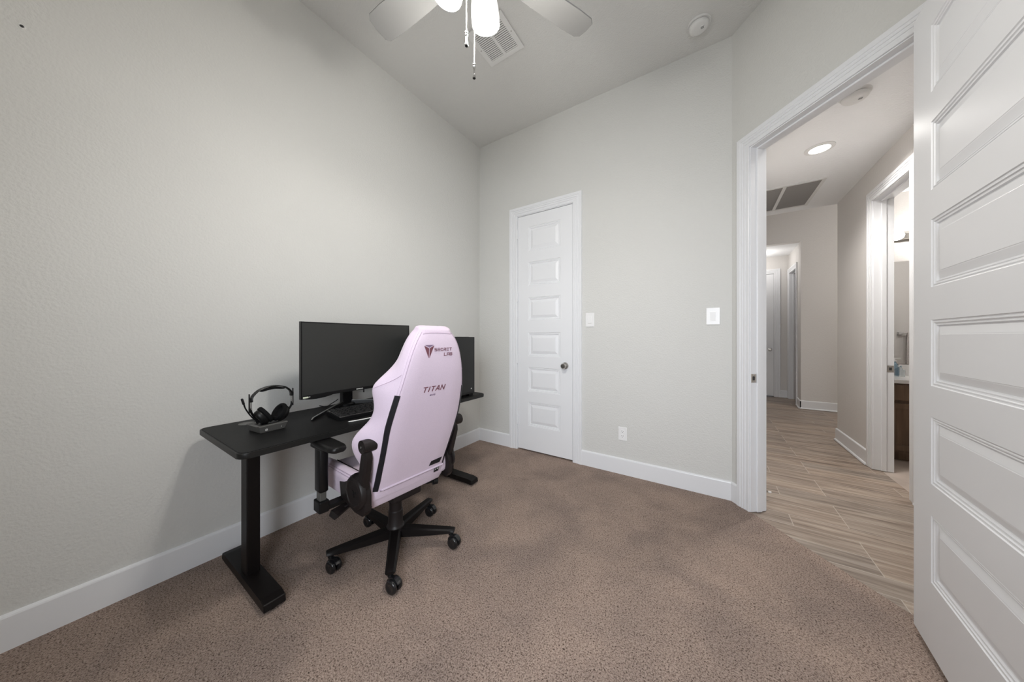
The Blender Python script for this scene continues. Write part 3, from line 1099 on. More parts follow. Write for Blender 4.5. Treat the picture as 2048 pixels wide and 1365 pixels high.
for i, (a, b) in enumerate(((-0.745, -0.345), (-0.33, 0.06), (0.075, 0.465), (0.48, 0.87))):
    bm = NB(); shaker(bm, a, b, 0.11, 0.555, -0.274); link('cabinet_door', bm, M['cabinet'], o)
    bm = NB(); box(bm, a, b, -0.280, -0.262, 0.585, 0.73, 0.002, 1); link('drawer_front', bm, M['cabinet'], o)
o = empty('countertop', (4.4, 1.98, 0.745))
tag(o, 'white vanity countertop with a raised backsplash in the bathroom', 'countertop')
bm = NB(); box(bm, -0.82, 0.93, -0.285, 0.248, 0.0, 0.035, 0.004); link('counter_slab', bm, M['counter'], o)
bm = NB(); box(bm, -0.82, 0.93, 0.228, 0.248, 0.033, 0.145, 0.004); link('backsplash', bm, M['counter'], o)
o = empty('wall_mirror', (4.4, 2.23, 0.90))
tag(o, 'frameless bathroom mirror above the white counter', 'mirror')
bm = NB(); box(bm, -0.80, 0.92, -0.006, 0.0, 0.0, 1.085); link('mirror_glass', bm, M['mirror'], o)
o = empty('vanity_light_bar', (4.4, 2.23, 2.245))
tag(o, 'satin nickel light bar with round glowing globe bulbs over the mirror', 'wall light')
bm = NB()
prism(bm, [(-0.05, 0.0), (-0.05, -0.012), (-0.030, -0.022), (-0.026, -0.03), (0.026, -0.03), (0.030, -0.022), (0.05, -0.012), (0.05, 0.0)], -0.62, 0.62,
      Matrix(((0, 0, 1, 0), (0, 1, 0, 0), (1, 0, 0, 0), (0, 0, 0, 1))))
link('back_plate', bm, M['nickel'], o)
for i in range(6):
    x = -0.535 + i * 0.19
    bm = NB(); cyl(bm, (x, -0.028, 0), (x, -0.045, 0), 0.022, 0.02, seg=20); sk = link('bulb_socket', bm, M['nickel'], o, smooth=True)
    bm = NB(); sphere(bm, (x, -0.088, 0), 0.0475, 20); link('globe_bulb', bm, M['globe'], sk, smooth=True)
lamp('vanity_globe_light', 'POINT', (4.2, 2.05, 2.245), 9, WARM, 0.05)
lamp('vanity_globe_light', 'POINT', (4.7, 2.05, 2.245), 9, WARM, 0.05)
o = empty('towel_bar', (4.60, 0.62, 1.236))
tag(o, 'chrome towel bar on the bathroom wall seen in the mirror', 'towel bar')
for x in (-0.15, 0.45):
    bm = NB()
    box(bm, x - 0.022, x + 0.022, 0.0, 0.012, -0.022, 0.022, 0.003); box(bm, x - 0.013, x + 0.013, 0.012, 0.075, -0.013, 0.013, 0.003)
    link('bracket', bm, M['chrome'], o)
bm = NB(); cyl(bm, (-0.15, 0.062, 0), (0.45, 0.062, 0), 0.008, seg=14); link('bar', bm, M['chrome'], o, smooth=True)
o = empty('hand_towel', (4.60, 0.682, 1.236))
tag(o, 'grey hand towel hanging on the chrome bar reflected in the mirror', 'towel')
bm = NB()
lpA = []
for i in range(17):
    x = -0.10 + i * 0.025
    rip = 0.006 * math.sin(i * 1.3)
    sec = []
    for y, z in ((-0.016 + rip, -0.44), (-0.013, -0.2), (-0.012, 0.0), (-0.006, 0.011), (0.006, 0.011), (0.013, 0.0), (0.016, -0.2), (0.020 + rip, -0.46)):
        sec.append((x + (0.012 * (z / 0.46)) * (1 if i < 8 else -1), y, z))
    inner = [(x_, y * 0.82, z - 0.002 if z > 0 else z) for x_, y, z in reversed(sec)]
    lpA.append(sec + inner)
rings(bm, lpA)
link('towel_cloth', bm, M['towel'], o, smooth=True)
for (x, y, r, h_, neck, m_, lab, pump) in ((3.852, 2.06, 0.036, 0.098, 0.012, 'clearglass', 'clear glass bottle in front on the white bathroom counter', False),
                                           (3.842, 2.135, 0.033, 0.150, 0.012, 'blueglass', 'blue glass soap pump standing behind the clear bottle on the counter', True)):
    o = empty('soap_dispenser' if pump else 'glass_bottle', (x, y, 0.7805))
    tag(o, lab, 'soap dispenser' if pump else 'bottle')
    bm = NB()
    lathe(bm, [(0.0, 0.0), (r * 0.95, 0.0), (r, 0.005), (r, h_ * 0.62), (r * 0.9, h_ * 0.74), (neck * 1.3, h_ * 0.86), (neck, h_ * 0.9), (neck, h_), (neck * 0.8, h_),
               (neck * 0.8, h_ * 0.9), (r * 0.8, h_ * 0.7), (r * 0.88, 0.01), (0.0, 0.008)], 24)
    link('bottle_body', bm, M[m_], o, smooth=True)
    bm = NB(); cyl(bm, (0, 0, h_ - 0.002), (0, 0, h_ + 0.012), neck * 1.15, seg=16)
    if pump:
        cyl(bm, (0, 0, h_ + 0.010), (0, 0, h_ + 0.03), 0.004, seg=10)
        box(bm, -0.012, 0.040, -0.008, 0.008, h_ + 0.028, h_ + 0.038, 0.003)
    link('pump_head' if pump else 'cap', bm, M['plate'] if pump else M['clearglass'], o, smooth=True)

# ------------------------------------------------------------------ standing desk
DZ = 0.72
desk = empty('standing_desk', (0.367, -1.522, 0))
tag(desk, 'long black sit-stand desk with carbon texture top and T-shaped steel legs', 'desk')


def rrect(x0, x1, y0, y1, r, n=6):
    P = []
    for cx_, cy_, a0 in ((x1 - r, y0 + r, -PI / 2), (x1 - r, y1 - r, 0), (x0 + r, y1 - r, PI / 2), (x0 + r, y0 + r, PI)):
        for i in range(n + 1):
            a = a0 + PI / 2 * i / n
            P.append((cx_ + r * math.cos(a), cy_ + r * math.sin(a)))
    return P


DX, DY = 0.31, 0.780
bm = NB(); prism(bm, rrect(-DX, DX, -DY, DY, 0.035), DZ - 0.026, DZ - 0.002, bev=0.003)
top = link('desktop', bm, M['deskedge'], desk, smooth=True, angle=30)
bm = NB(); prism(bm, rrect(-DX + 0.006, DX - 0.006, -DY + 0.006, DY - 0.006, 0.030), DZ - 0.003, DZ)
link('carbon_surface', bm, M['carbon'], top)
bm = NB(); lathe(bm, [(0.026, 0.0), (0.033, 0.0), (0.032, 0.003), (0.027, 0.003), (0.026, 0.0)], 32, Matrix.Translation((-0.215, -0.615, DZ)), caps=False)
lathe(bm, [(0.0, 0.0012), (0.0265, 0.0012), (0.0265, 0.0018), (0.0, 0.0018)], 32, Matrix.Translation((-0.215, -0.615, DZ)))
g_ = link('cable_grommet', bm, M['dockgrey'], desk, smooth=True)
g_['label'] = 'round grey cable grommet'
for sy in (-0.655, 0.668):
    bm = NB(); box(bm, -0.047, 0.033, sy - 0.026, sy + 0.026, 0.045, DZ - 0.06, 0.004)
    lg = link('leg', bm, M['leg'], desk)
    bm = NB()
    t = bmesh.new()
    w2 = 0.040
    prof = [(-0.285, 0.012), (0.285, 0.012), (0.292, 0.018), (0.285, 0.046), (0.245, 0.052), (-0.245, 0.052), (-0.285, 0.046), (-0.292, 0.018)]
    rings(t, [[(x, sy - w2, z) for x, z in prof], [(x, sy + w2, z) for x, z in prof]])
    bmesh.ops.bevel(t, geom=list(t.edges), offset=0.003, segments=1, affect='EDGES', clamp_overlap=True)
    merge(bm, t)
    link('foot', bm, M['leg'], lg)
    for x in (-0.25, 0.25):
        bm = NB(); cyl(bm, (x, sy, 0.0), (x, sy, 0.014), 0.022, seg=16)
        link('leveling_pad', bm, M['black'], lg)
    bm = NB(); box(bm, -0.20, 0.12, sy - 0.03, sy + 0.03, DZ - 0.060, DZ - 0.026, 0.003); link('top_bracket', bm, M['leg'], lg)
bm = NB()
box(bm, -0.16, 0.08, -0.64, 0.64, DZ - 0.052, DZ - 0.026, 0.003)
link('frame_rail', bm, M['leg'], desk)

# ------------------------------------------------------------------ monitor
mon = empty('computer_monitor', (0.14, -1.60, DZ + 0.0005))
tag(mon, 'large black curved monitor on a V-shaped stand on the desk', 'monitor')


def curve_pts(half, sag, n=24):
    return [(-half + 2 * half * i / n, sag * ((-half + 2 * half * i / n) / half) ** 2) for i in range(n + 1)]


MX, MZ0, MZ1 = 0.165, 0.117, 0.551     # front of the screen centre, bottom and top above the desk
HALF, SAG = 0.357, 0.042


def curved_slab(bm, x_off, th, z0, z1, half, sag=SAG):
    pts = curve_pts(half, sag * (half / HALF) ** 2)
    for (za, zb) in ((z0, z1),):
        lps = []
        for y, s_ in pts:
            x = MX + x_off + s_
            lps.append([(x, y, za), (x, y, zb), (x - th, y, zb), (x - th, y, za)])
        rings(bm, lps)


bm = NB(); curved_slab(bm, 0.0, 0.022, MZ0, MZ1, HALF); housing = link('housing', bm, M['black'], mon, smooth=True, angle=30)
bm = NB(); curved_slab(bm, 0.0012, 0.002, MZ0 + 0.018, MZ1 - 0.007, HALF - 0.006); link('screen', bm, M['screen'], mon, smooth=True, angle=30)
bm = NB(); box(bm, MX - 0.065, MX - 0.02, -0.15, 0.15, MZ0 + 0.08, MZ1 - 0.08, 0.02); link('rear_bulge', bm, M['black'], housing)
bm = NB()
lps = []
for i in range(13):
    y = -0.338 + i * 0.014
    dz = 0.010 * math.sin(PI * i / 12) ** 0.7
    x = MX + SAG * (y / HALF) ** 2
    lps.append([(x - 0.001, y, MZ0 + 0.002), (x - 0.014, y, MZ0 + 0.002), (x - 0.014, y, MZ0 - dz), (x - 0.001, y, MZ0 - dz)])
rings(bm, lps)
link('bottom_lip', bm, M['black'], housing)
bm = NB(); box(bm, MX - 0.008, MX - 0.002, 0.028, 0.034, MZ0 - 0.021, MZ0 + 0.002); link('joystick', bm, M['black'], housing)
bm = NB(); box(bm, -0.02, 0.02, -0.034, 0.034, 0.012, 0.36, 0.004)
box(bm, 0.0, MX - 0.04, -0.03, 0.03, 0.29, 0.36, 0.004)
link('stand_column', bm, M['black'], mon)
bm = NB(); lathe(bm, [(0.0, 0.0), (0.055, 0.0), (0.055, 0.010), (0.045, 0.018), (0.0, 0.018)], 28); link('stand_hub', bm, M['black'], mon, smooth=True)
for s_ in (-1, 1):
    bm = NB()
    A = Vector((0.0, s_ * 0.015, 0)); Bp = Vector((0.252, s_ * 0.322, 0))
    d_ = (Bp - A).normalized(); n_ = Vector((-d_.y, d_.x, 0))
    lps = []
    for t_, wd_, z0_, z1_ in ((0, 0.011, 0.004, 0.030), (0.7, 0.007, 0.004, 0.020), (0.96, 0.005, 0.0005, 0.015), (1.0, 0.004, 0.0005, 0.006)):
        p_ = A.lerp(Bp, t_)
        lps.append([(p_.x + n_.x * a_ * wd_, p_.y + n_.y * a_ * wd_, z_) for a_, z_ in ((-1, z0_), (1, z0_), (0.8, z1_), (-0.8, z1_))])
    rings(bm, lps)
    lg = link('stand_leg', bm, M['black'], mon)
    bm = NB()
    lps = []
    for t_, wd_, z1_ in ((0.05, 0.009, 0.030), (0.7, 0.0062, 0.0202), (0.96, 0.0045, 0.0152), (1.0, 0.0038, 0.0065)):
        p_ = A.lerp(Bp, t_)
        lps.append([(p_.x + n_.x * a_ * wd_, p_.y + n_.y * a_ * wd_, z1_ + e_) for a_, e_ in ((-0.9, -0.001), (0.9, -0.001), (0.9, 0.0012), (-0.9, 0.0012))])
    rings(bm, lps)
    e_ = link('silver_edge', bm, M['silver'], lg)
    e_['label'] = 'bright silver edge of the stand leg'


# ------------------------------------------------------------------ stroke lettering
GLYPH = {
    'S': [[(1, 1), (0, 1), (0, .5), (1, .5), (1, 0), (0, 0)]],
    'E': [[(0, 1), (1, 1)], [(0, .5), (1, .5)], [(0, 0), (1, 0)]],
    'C': [[(1, .72), (.72, 1), (.28, 1), (0, .72), (0, .28), (.28, 0), (.72, 0), (1, .28)]],
    'R': [[(0, 0), (0, .5), (.8, .5), (1, .62), (1, .88), (.8, 1), (0, 1)], [(.55, .5), (1, 0)]],
    'T': [[(0, 1), (1, 1)], [(.5, 1), (.5, 0)]],
    'L': [[(0, 1), (0, 0), (1, 0)]],
    'A': [[(0, 0), (.42, 1), (.58, 1), (1, 0)], [(.2, .33), (.8, .33)]],
    'a': [[(0, 0), (0, .75), (.25, 1), (1, 1), (1, 0)], [(0, .45), (1, .45)]],
    'B': [[(0, 0), (0, 1), (.8, 1), (.95, .85), (.95, .62), (.8, .5), (0, .5)], [(.8, .5), (1, .38), (1, .14), (.85, 0), (0, 0)]],
    'I': [[(.5, 1), (.5, 0)]],
    'N': [[(0, 0), (0, 1), (1, 0), (1, 1)]],
    'e': [[(1, 0), (0, 0), (0, 1), (1, 1), (1, .5), (0, .5)]],
    'v': [[(0, 1), (.5, 0), (1, 1)]],
    'o': [[(0, 0), (0, 1), (1, 1), (1, 0), (0, 0)]],
    'M': [[(0, 0), (0, 1), (.5, .4), (1, 1), (1, 0)]],
    'U': [[(0, 1), (0, 0), (1, 0), (1, 1)]],
    'G': [[(1, .8), (.75, 1), (.25, 1), (0, .75), (0, .25), (.25, 0), (1, 0), (1, .5), (.5, .5)]],
}


def strokes(bm, fn, text, u, v, wch, hch, gap, th, slant=0.0):
    """ribbon letters; fn(u, v) -> (point, outward normal)"""
    for ch in text:
        if ch != ' ':
            wc = wch * (0.35 if ch == 'I' else 1)
            for line in GLYPH[ch]:
                for (ax, ay), (bx, by) in zip(line[:-1], line[1:]):
                    p = Vector((u + ax * wc + slant * ay * hch, v + ay * hch))
                    q = Vector((u + bx * wc + slant * by * hch, v + by * hch))
                    d = (q - p)
                    if d.length < 1e-6:
                        continue
                    d.normalize()
                    p = p - d * th * 0.5
                    q = q + d * th * 0.5
                    nn = Vector((-d.y, d.x)) * th * 0.5
                    lo, hi = [], []
                    for c in (p - nn, q - nn, q + nn, p + nn):
                        P, No = fn(c.x, c.y)
                        lo.append(P)
                        hi.append(P + No * 0.0012)
                    rings(bm, [lo, hi])
            u += wc + gap
        else:
            u += wch * 0.6


def mon_fn(y, z):
    return Vector((MX + SAG * (y / HALF) ** 2 + 0.0008, y, z)), Vector((1, 0, 0))


bm = NB()
box(bm, MX + SAG * 0.9 - 0.001, MX + SAG * 0.9 + 0.0045, -0.346, -0.320, MZ0 + 0.005, MZ0 + 0.013)
lab = link('energy_sticker', bm, mat('pale_green_label', (0.62, 0.66, 0.52), 0.5), housing)
bm = NB(); strokes(bm, mon_fn, 'SAMSUNG', -0.022, MZ0 + 0.006, 0.0045, 0.005, 0.0018, 0.0011); link('logo_text', bm, M['mark'], housing)
bm = NB()
fn2 = lambda y, z: (Vector((MX + SAG * (y / HALF) ** 2 + 0.0022, y, z)), Vector((1, 0, 0)))
strokes(bm, fn2, 'ooI', -0.316, MZ0 + 0.007, 0.003, 0.0035, 0.001, 0.0009)
link('badge', bm, M['mark'], housing)

# ------------------------------------------------------------------ keyboard
kb = empty('keyboard', (0.455, -1.64, DZ + 0.0005), math.radians(-4))
tag(kb, 'black mechanical keyboard with silver rim on the desk in front of the monitor', 'keyboard')
t = bmesh.new()
bm = NB()
kp = [(-0.085, 0.0), (0.085, 0.0), (0.085, 0.020), (-0.085, 0.032)]
rings(t, [[(x, -0.195, z) for x, z in kp], [(x, 0.24, z) for x, z in kp]])
bmesh.ops.bevel(t, geom=list(t.edges), offset=0.003, segments=2, affect='EDGES', clamp_overlap=True)
merge(bm, t)
link('case', bm, M['black'], kb)
bm = NB()
for a, b, c, d in ((0.079, 0.083, -0.19, 0.235), (-0.08, 0.08, -0.192, -0.188)):
    for xx in ((a, b),):
        z0_ = lambda x: 0.032 - 0.012 * (x + 0.085) / 0.17
        t = bmesh.new()
        rings(t, [[(a, c, z0_(a) - 0.001), (b, c, z0_(b) - 0.001), (b, c, z0_(b) + 0.0022), (a, c, z0_(a) + 0.0022)],
                  [(a, d, z0_(a) - 0.001), (b, d, z0_(b) - 0.001), (b, d, z0_(b) + 0.0022), (a, d, z0_(a) + 0.0022)]])
        merge(bm, t)
link('silver_rim', bm, M['silver'], kb)
bm = NB()
t = bmesh.new()
pz = lambda x: 0.0326 - 0.012 * (x + 0.085) / 0.17
rings(t, [[(-0.079, -0.189, pz(-0.079) - 0.001), (0.081, -0.189, pz(0.081) - 0.001), (0.081, -0.189, pz(0.081) + 0.001), (-0.079, -0.189, pz(-0.079) + 0.001)],
          [(-0.079, 0.234, pz(-0.079) - 0.001), (0.081, 0.234, pz(0.081) - 0.001), (0.081, 0.234, pz(0.081) + 0.001), (-0.079, 0.234, pz(-0.079) + 0.001)]])
merge(bm, t)
pt_ = link('top_plate', bm, M['silver'], kb)
pt_['label'] = 'silver metal plate between the keycaps'
proto = None
rows = [(-0.070, 15), (-0.044, 15), (-0.020, 14), (0.004, 14), (0.028, 13), (0.052, 9)]
key_i = 0
for ri, (x, n) in enumerate(rows):
    y = -0.183
    W_ = 0.410
    kw = W_ / n
    for j in range(n):
        z = 0.0335 - 0.012 * (x + 0.085) / 0.17
        sc_ = (0.93, kw / 0.0315, 1)
        if proto is None:
            b_ = NB()
            rings(b_, [[(0.0, 0.0, 0.0), (0.0205, 0.0, 0.0), (0.0205, 0.0265, 0.0), (0.0, 0.0265, 0.0)],
                       [(0.0028, 0.003, 0.0095), (0.0175, 0.003, 0.0085), (0.0175, 0.0235, 0.0085), (0.0028, 0.0235, 0.0095)]])
            proto = link('keycap', b_, M['key'], kb)
            ko = proto
        else:
            ko = proto.copy()
            COL.objects.link(ko)
            ko.parent = kb
        ko.location = (x, y + j * kw, z)
        ko.scale = sc_
        key_i += 1

cable = tag(link('desk_cable', (lambda b_: (tube(b_, spline([(0.041, -1.725, DZ + 0.004), (0.075, -1.722, DZ + 0.004), (0.112, -1.712, DZ + 0.005), (0.120, -1.69, DZ + 0.020), (0.100, -1.65, DZ + 0.030), (0.070, -1.62, DZ + 0.034)], 8), 0.0028, 8), b_)[1])(NB()),
            M['black'], smooth=True), 'thin black cable looping on the desk behind the monitor stand', 'cable')
cable = tag(link('pale_line', (lambda b_: (tube(b_, spline([(0.585, -1.825, DZ + 0.0035), (0.597, -1.78, DZ + 0.0035), (0.606, -1.72, DZ + 0.0035), (0.607, -1.60, DZ + 0.0035), (0.60, -1.50, DZ + 0.0035), (0.58, -1.42, DZ + 0.0035), (0.56, -1.37, DZ + 0.0035), (0.55, -1.33, DZ + 0.0035)], 8), 0.003, 8), b_)[1])(NB()),
            M['mark'], smooth=True), 'thin pale line lying on the desk in front of the keyboard', 'cable')  # slim pale tube along the desk front, ending at the tower

# ------------------------------------------------------------------ computer tower
pc = empty('computer_tower', (0.535, -1.08, DZ + 0.0005))
tag(pc, 'black computer tower with dark side panel on the far end of the desk', 'computer')
bm = NB(); box(bm, -0.112, 0.112, -0.235, 0.235, 0.014, 0.465, 0.004); link('case_body', bm, M['satin'], pc)
bm = NB(); box(bm, 0.112, 0.116, -0.228, 0.216, 0.034, 0.458, 0.001, 1); link('side_panel', bm, M['tglass'], pc)
for sx in (-0.08, 0.085):
    for sy in (-0.19, 0.20):
        bm = NB(); box(bm, sx - 0.02, sx + 0.02, sy - 0.025, sy + 0.025, 0.0, 0.016, 0.003); link('foot', bm, M['black'], pc)
bm = NB(); cyl(bm, (0.1155, 0.190, 0.058), (0.1168, 0.190, 0.058), 0.006, seg=6); link('badge', bm, M['mark'], pc)
bm = NB()
for i in range(9):
    box(bm, -0.09, 0.09, -0.2 + i * 0.045, -0.17 + i * 0.045, 0.464, 0.467)
link('top_vent', bm, M['slot'], pc)

# ------------------------------------------------------------------ headset on its charging dock
DK = Vector((0.365, -2.112, DZ))
dock = empty('headset_dock', DK, math.radians(7))
tag(dock, 'angular graphite charging dock under the headset', 'charging dock')
# local x toward the room (front), y along the desk
t = bmesh.new()
bm = NB()
prof_b = [(-0.055, 0.0), (0.052, 0.0), (0.062, 0.033), (0.050, 0.036), (0.040, 0.030), (-0.045, 0.030), (-0.060, 0.036)]
rings(t, [[(x, -0.052 - 0.30 * z, z) for x, z in prof_b], [(x, 0.052 + 0.30 * z, z) for x, z in prof_b]])
bmesh.ops.bevel(t, geom=list(t.edges), offset=0.0015, segments=1, affect='EDGES', clamp_overlap=True)
merge(bm, t)
link('dock_body', bm, M['dockgrey'], dock)
bm = NB(); box(bm, -0.04, 0.03, -0.038, 0.038, 0.029, 0.033, 0.002); link('cradle', bm, M['black'], dock)
bm = NB()


def dock_fn(y, z):
    return Vector((0.052 + 0.010 * z / 0.033 + 0.0006, y, z)), Vector((1, 0, 0))


strokes(bm, dock_fn, 'G', -0.034, 0.0095, 0.0075, 0.0080, 0.002, 0.0022)
link('logo_mark', bm, M['mark'], dock)
bm = NB(); cyl(bm, (0.056, 0.034, 0.014), (0.0575, 0.034, 0.014), 0.0015, seg=8); link('status_light', bm, M['mark'], dock)

hs = empty('headset', DK + Vector((0, 0.020, 0.0335)), math.radians(10))
hs.scale = (0.91, 0.91, 0.91)
tag(hs, 'black over-ear gaming headset with raised boom microphone resting on its dock', 'headset')


def cup_profile(bm, c, axis, r, lay, mi=0):
    a, b = frame_of(axis)
    ax = Vector(axis).normalized()
    # a,b: make b point up
    lps = []
    for d, k in lay:
        lps.append([Vector(c) + ax * d + (a * math.cos(2 * PI * i / 28) * 0.82 + b * math.sin(2 * PI * i / 28) * 1.08) * r * k for i in range(28)])
    rings(bm, lps, mi=mi)


for s_ in (-1, 1):
    # the cups lean together at the bottom, their cushions facing each other and upward
    ax = Vector((0.12, -s_ * math.cos(math.radians(34)), math.sin(math.radians(34))))
    c = Vector((0.0, s_ * 0.043, 0.042))
    bm = NB(); cup_profile(bm, c, ax, 0.042, [(-0.030, 0.55), (-0.027, 0.80), (-0.018, 0.98), (-0.004, 1.0), (0.0, 0.95)])
    cup = link('ear_cup', bm, M['satin'], hs, smooth=True)
    bm = NB(); cup_profile(bm, c, ax, 0.046, [(0.0, 0.9), (0.004, 1.02), (0.014, 1.03), (0.021, 0.95), (0.022, 0.75), (0.016, 0.6), (0.008, 0.55)])
    link('ear_cushion', bm, M['blackmatte'], cup, smooth=True)
    bm = NB(); cup_profile(bm, c, ax, 0.030, [(-0.0335, 0.7), (-0.030, 1.0), (-0.026, 1.0)]); link('side_plate', bm, M['gloss'], cup, smooth=True)
    # yoke and slider up to the band
    bm = NB()
    tube(bm, spline([c - ax * 0.030 + Vector((0, 0, -0.02)), c - ax * 0.036 + Vector((0, s_ * 0.004, 0.012)), Vector((0, s_ * 0.098, 0.072)), Vector((0, s_ * 0.101, 0.095))], 6), 0.0055, 8)
    yk = link('yoke', bm, M['black'], hs, smooth=True)
    bm = NB()
    for dx in (-0.006, 0.006):
        cyl(bm, (dx, s_ * 0.101, 0.088), (dx, s_ * 0.1005, 0.137), 0.0022, seg=8)
    sl_ = link('slider_rods', bm, M['silver'], yk, smooth=True)
    bm = NB(); box(bm, -0.010, 0.010, s_ * 0.101 - 0.007, s_ * 0.101 + 0.007, 0.128, 0.152, 0.003); box(bm, -0.004, 0.004, s_ * 0.108 - 0.002, s_ * 0.108 + 0.002, 0.07, 0.172, 0.001, 1)
    link('slider_block', bm, M['black'], yk)
bm = NB()
band = spline([(0, -0.1, 0.138), (0, -0.093, 0.160), (0, -0.065, 0.186), (0, -0.03, 0.198), (0, 0.0, 0.201), (0, 0.03, 0.198), (0, 0.065, 0.186), (0, 0.093, 0.160), (0, 0.1, 0.138)], 5)
lps = []
for i, p_ in enumerate(band):
    d_ = (band[min(i + 1, len(band) - 1)] - band[max(i - 1, 0)]).normalized()
    n_ = Vector((0, -d_.z, d_.y))
    lps.append([p_ + Vector((a_ * 0.013, 0, 0)) + n_ * b_ for a_, b_ in ((-1, -0.002), (-0.8, 0.0022), (0.8, 0.0022), (1, -0.002), (0.8, -0.0035), (-0.8, -0.0035))])
rings(bm, lps)
bandobj = link('headband', bm, M['satin'], hs, smooth=True)
bm = NB()
pad = spline([(0, -0.058, 0.181), (0, -0.03, 0.1905), (0, 0.0, 0.1935), (0, 0.03, 0.1905), (0, 0.058, 0.181)], 5)
lps = []
for i, p_ in enumerate(pad):
    e_ = min(1, 0.45 + 3 * min(i, len(pad) - 1 - i) / len(pad))
    d_ = (pad[min(i + 1, len(pad) - 1)] - pad[max(i - 1, 0)]).normalized()
    n_ = Vector((0, -d_.z, d_.y))
    lps.append([p_ + Vector((a_ * 0.014, 0, 0)) + n_ * b_ for a_, b_ in ((-1, 0.002), (1, 0.002), (1, -0.006 * e_), (0.6, -0.011 * e_), (-0.6, -0.011 * e_), (-1, -0.006 * e_))])
rings(bm, lps)
link('band_pad', bm, M['blackmatte'], bandobj, smooth=True)
bm = NB()
tube(bm, spline([(0.012, -0.074, 0.018), (0.022, -0.108, 0.055), (0.030, -0.136, 0.100), (0.034, -0.147, 0.128)], 7), 0.0032, 8)
boom = link('microphone_boom', bm, M['black'], hs, smooth=True)
bm = NB(); tube(bm, [(0.033, -0.144, 0.120), (0.0345, -0.1485, 0.132), (0.036, -0.156, 0.158), (0.0362, -0.157, 0.161)], [0.004, 0.0055, 0.0055, 0.003], 10)
link('microphone', bm, M['black'], boom, smooth=True)

# ------------------------------------------------------------------ swivel gaming chair
# local x = sitter's right, y = the way the chair faces, z up
chair = empty('gaming_chair', (0.736, -1.637, 0), math.atan2(0.9988, 0.05))
tag(chair, 'pink fabric high-back gaming chair on a black five star caster base facing the desk', 'office chair')

TH = math.atan(0.265)
BASEP = Vector((0.0, -0.1645, 0.44))
BV = Vector((0, -math.sin(TH), math.cos(TH)))
BN = Vector((0, -math.cos(TH), -math.sin(TH)))
T_O = [(-.10, -.012), (-.05, -.004), (0, 0), (.1, .012), (.2, .024), (.3, .033), (.4, .040), (.5, .044), (.6, .039), (.7, .024), (.76, .008), (.80, -.010)]
T_BW = [(-.10, .212), (-.07, .220), (0, .202), (.14, .205), (.26, .210), (.34, .212), (.42, .205), (.50, .194), (.55, .184), (.60, .173), (.65, .160), (.70, .144), (.75, .121), (.785, .096), (.80, .080)]
T_MW = [(-.10, .214), (-.07, .226), (0, .230), (.1, .238), (.18, .262), (.24, .272), (.30, .256), (.38, .236), (.45, .233), (.50, .229), (.54, .219), (.59, .201), (.64, .183), (.69, .165), (.73, .148), (.77, .122), (.80, .092)]
T_TW = [(-.10, .212), (0, .236), (.094, .250), (.18, .291), (.24, .307), (.29, .294), (.35, .259), (.40, .247), (.45, .251), (.50, .260), (.535, .252), (.59, .208), (.64, .172), (.69, .152), (.73, .136), (.77, .112), (.80, .082)]
T_DT = [(-.10, .085), (0, .10), (.1, .112), (.24, .136), (.38, .112), (.50, .128), (.56, .118), (.62, .104), (.70, .098), (.76, .088), (.80, .074)]


def bpt(u, h, o):
    return BASEP + Vector((u, 0, 0)) + BV * h + BN * o


def sec_half(h):
    o, bw, mw, tw, dt = (lerp_tab(t_, h) for t_ in (T_O, T_BW, T_MW, T_TW, T_DT))
    return [(0, o), (bw * .55, o), (bw - .012, o - .001), (bw, o - .006), (bw + .013, o - .016), (mw, o - .055), (tw, o - dt + .020),
            (tw - .012, o - dt), (tw - .040, o - dt + .004), (max(tw - .085, .03), o - dt + .030), (tw * .40, o - .075), (0, o - .070)]


def sec_loop(h, k=4):
    hp = sec_half(h)
    sp = [Vector((p[0], p[1])) for p in hp]
    dense = []
    # smooth the round front/side part, keep the seam edge crisp
    d1_ = spline([Vector((p.x, p.y, 0)) for p in sp[4:]], k)
    head = [Vector((p.x, p.y, 0)) for p in sp[:4]]
    dense = head + d1_
    right = [(p.x, p.y) for p in dense]
    left = [(-x, y) for x, y in reversed(right[1:-1])]
    return right + left


hs_list = [-.098] + [-.09 + i * (0.885 / 58) for i in range(59)]
loops = []
for h in hs_list:
    lp = sec_loop(h)
    loops.append([bpt(u, h, o) for u, o in lp])
# rounded top and bottom ends: shrink toward the middle of the thickness
def cap_loops(h0, dh, sgn):
    out = []
    base = sec_loop(h0)
    om = lerp_tab(T_O, h0) - 0.042
    for k in range(1, 6):
        a = k / 5 * PI / 2
        out.append([bpt(u * (1 - 0.22 * (1 - math.cos(a))), h0 + sgn * dh * math.sin(a), om + (o - om) * max(math.cos(a), 0.06)) for u, o in base])
    return out


loops = list(reversed(cap_loops(-.098, 0.008, -1))) + loops + cap_loops(hs_list[-1], 0.020, 1)
bm = NB()
rings(bm, loops)
back = link('backrest', bm, M['pink'], chair, smooth=True, angle=75)


def surf(u, h):
    """a point on the flat back face and its outward normal"""
    o = lerp_tab(T_O, h)
    e = 0.01
    do = (lerp_tab(T_O, h + e) - lerp_tab(T_O, h - e)) / (2 * e)
    tang = (BV + BN * do).normalized()
    nrm = Vector((1, 0, 0)).cross(tang)
    if nrm.dot(BN) < 0:
        nrm = -nrm
    return bpt(u, h, o + 0.0006), nrm.normalized()


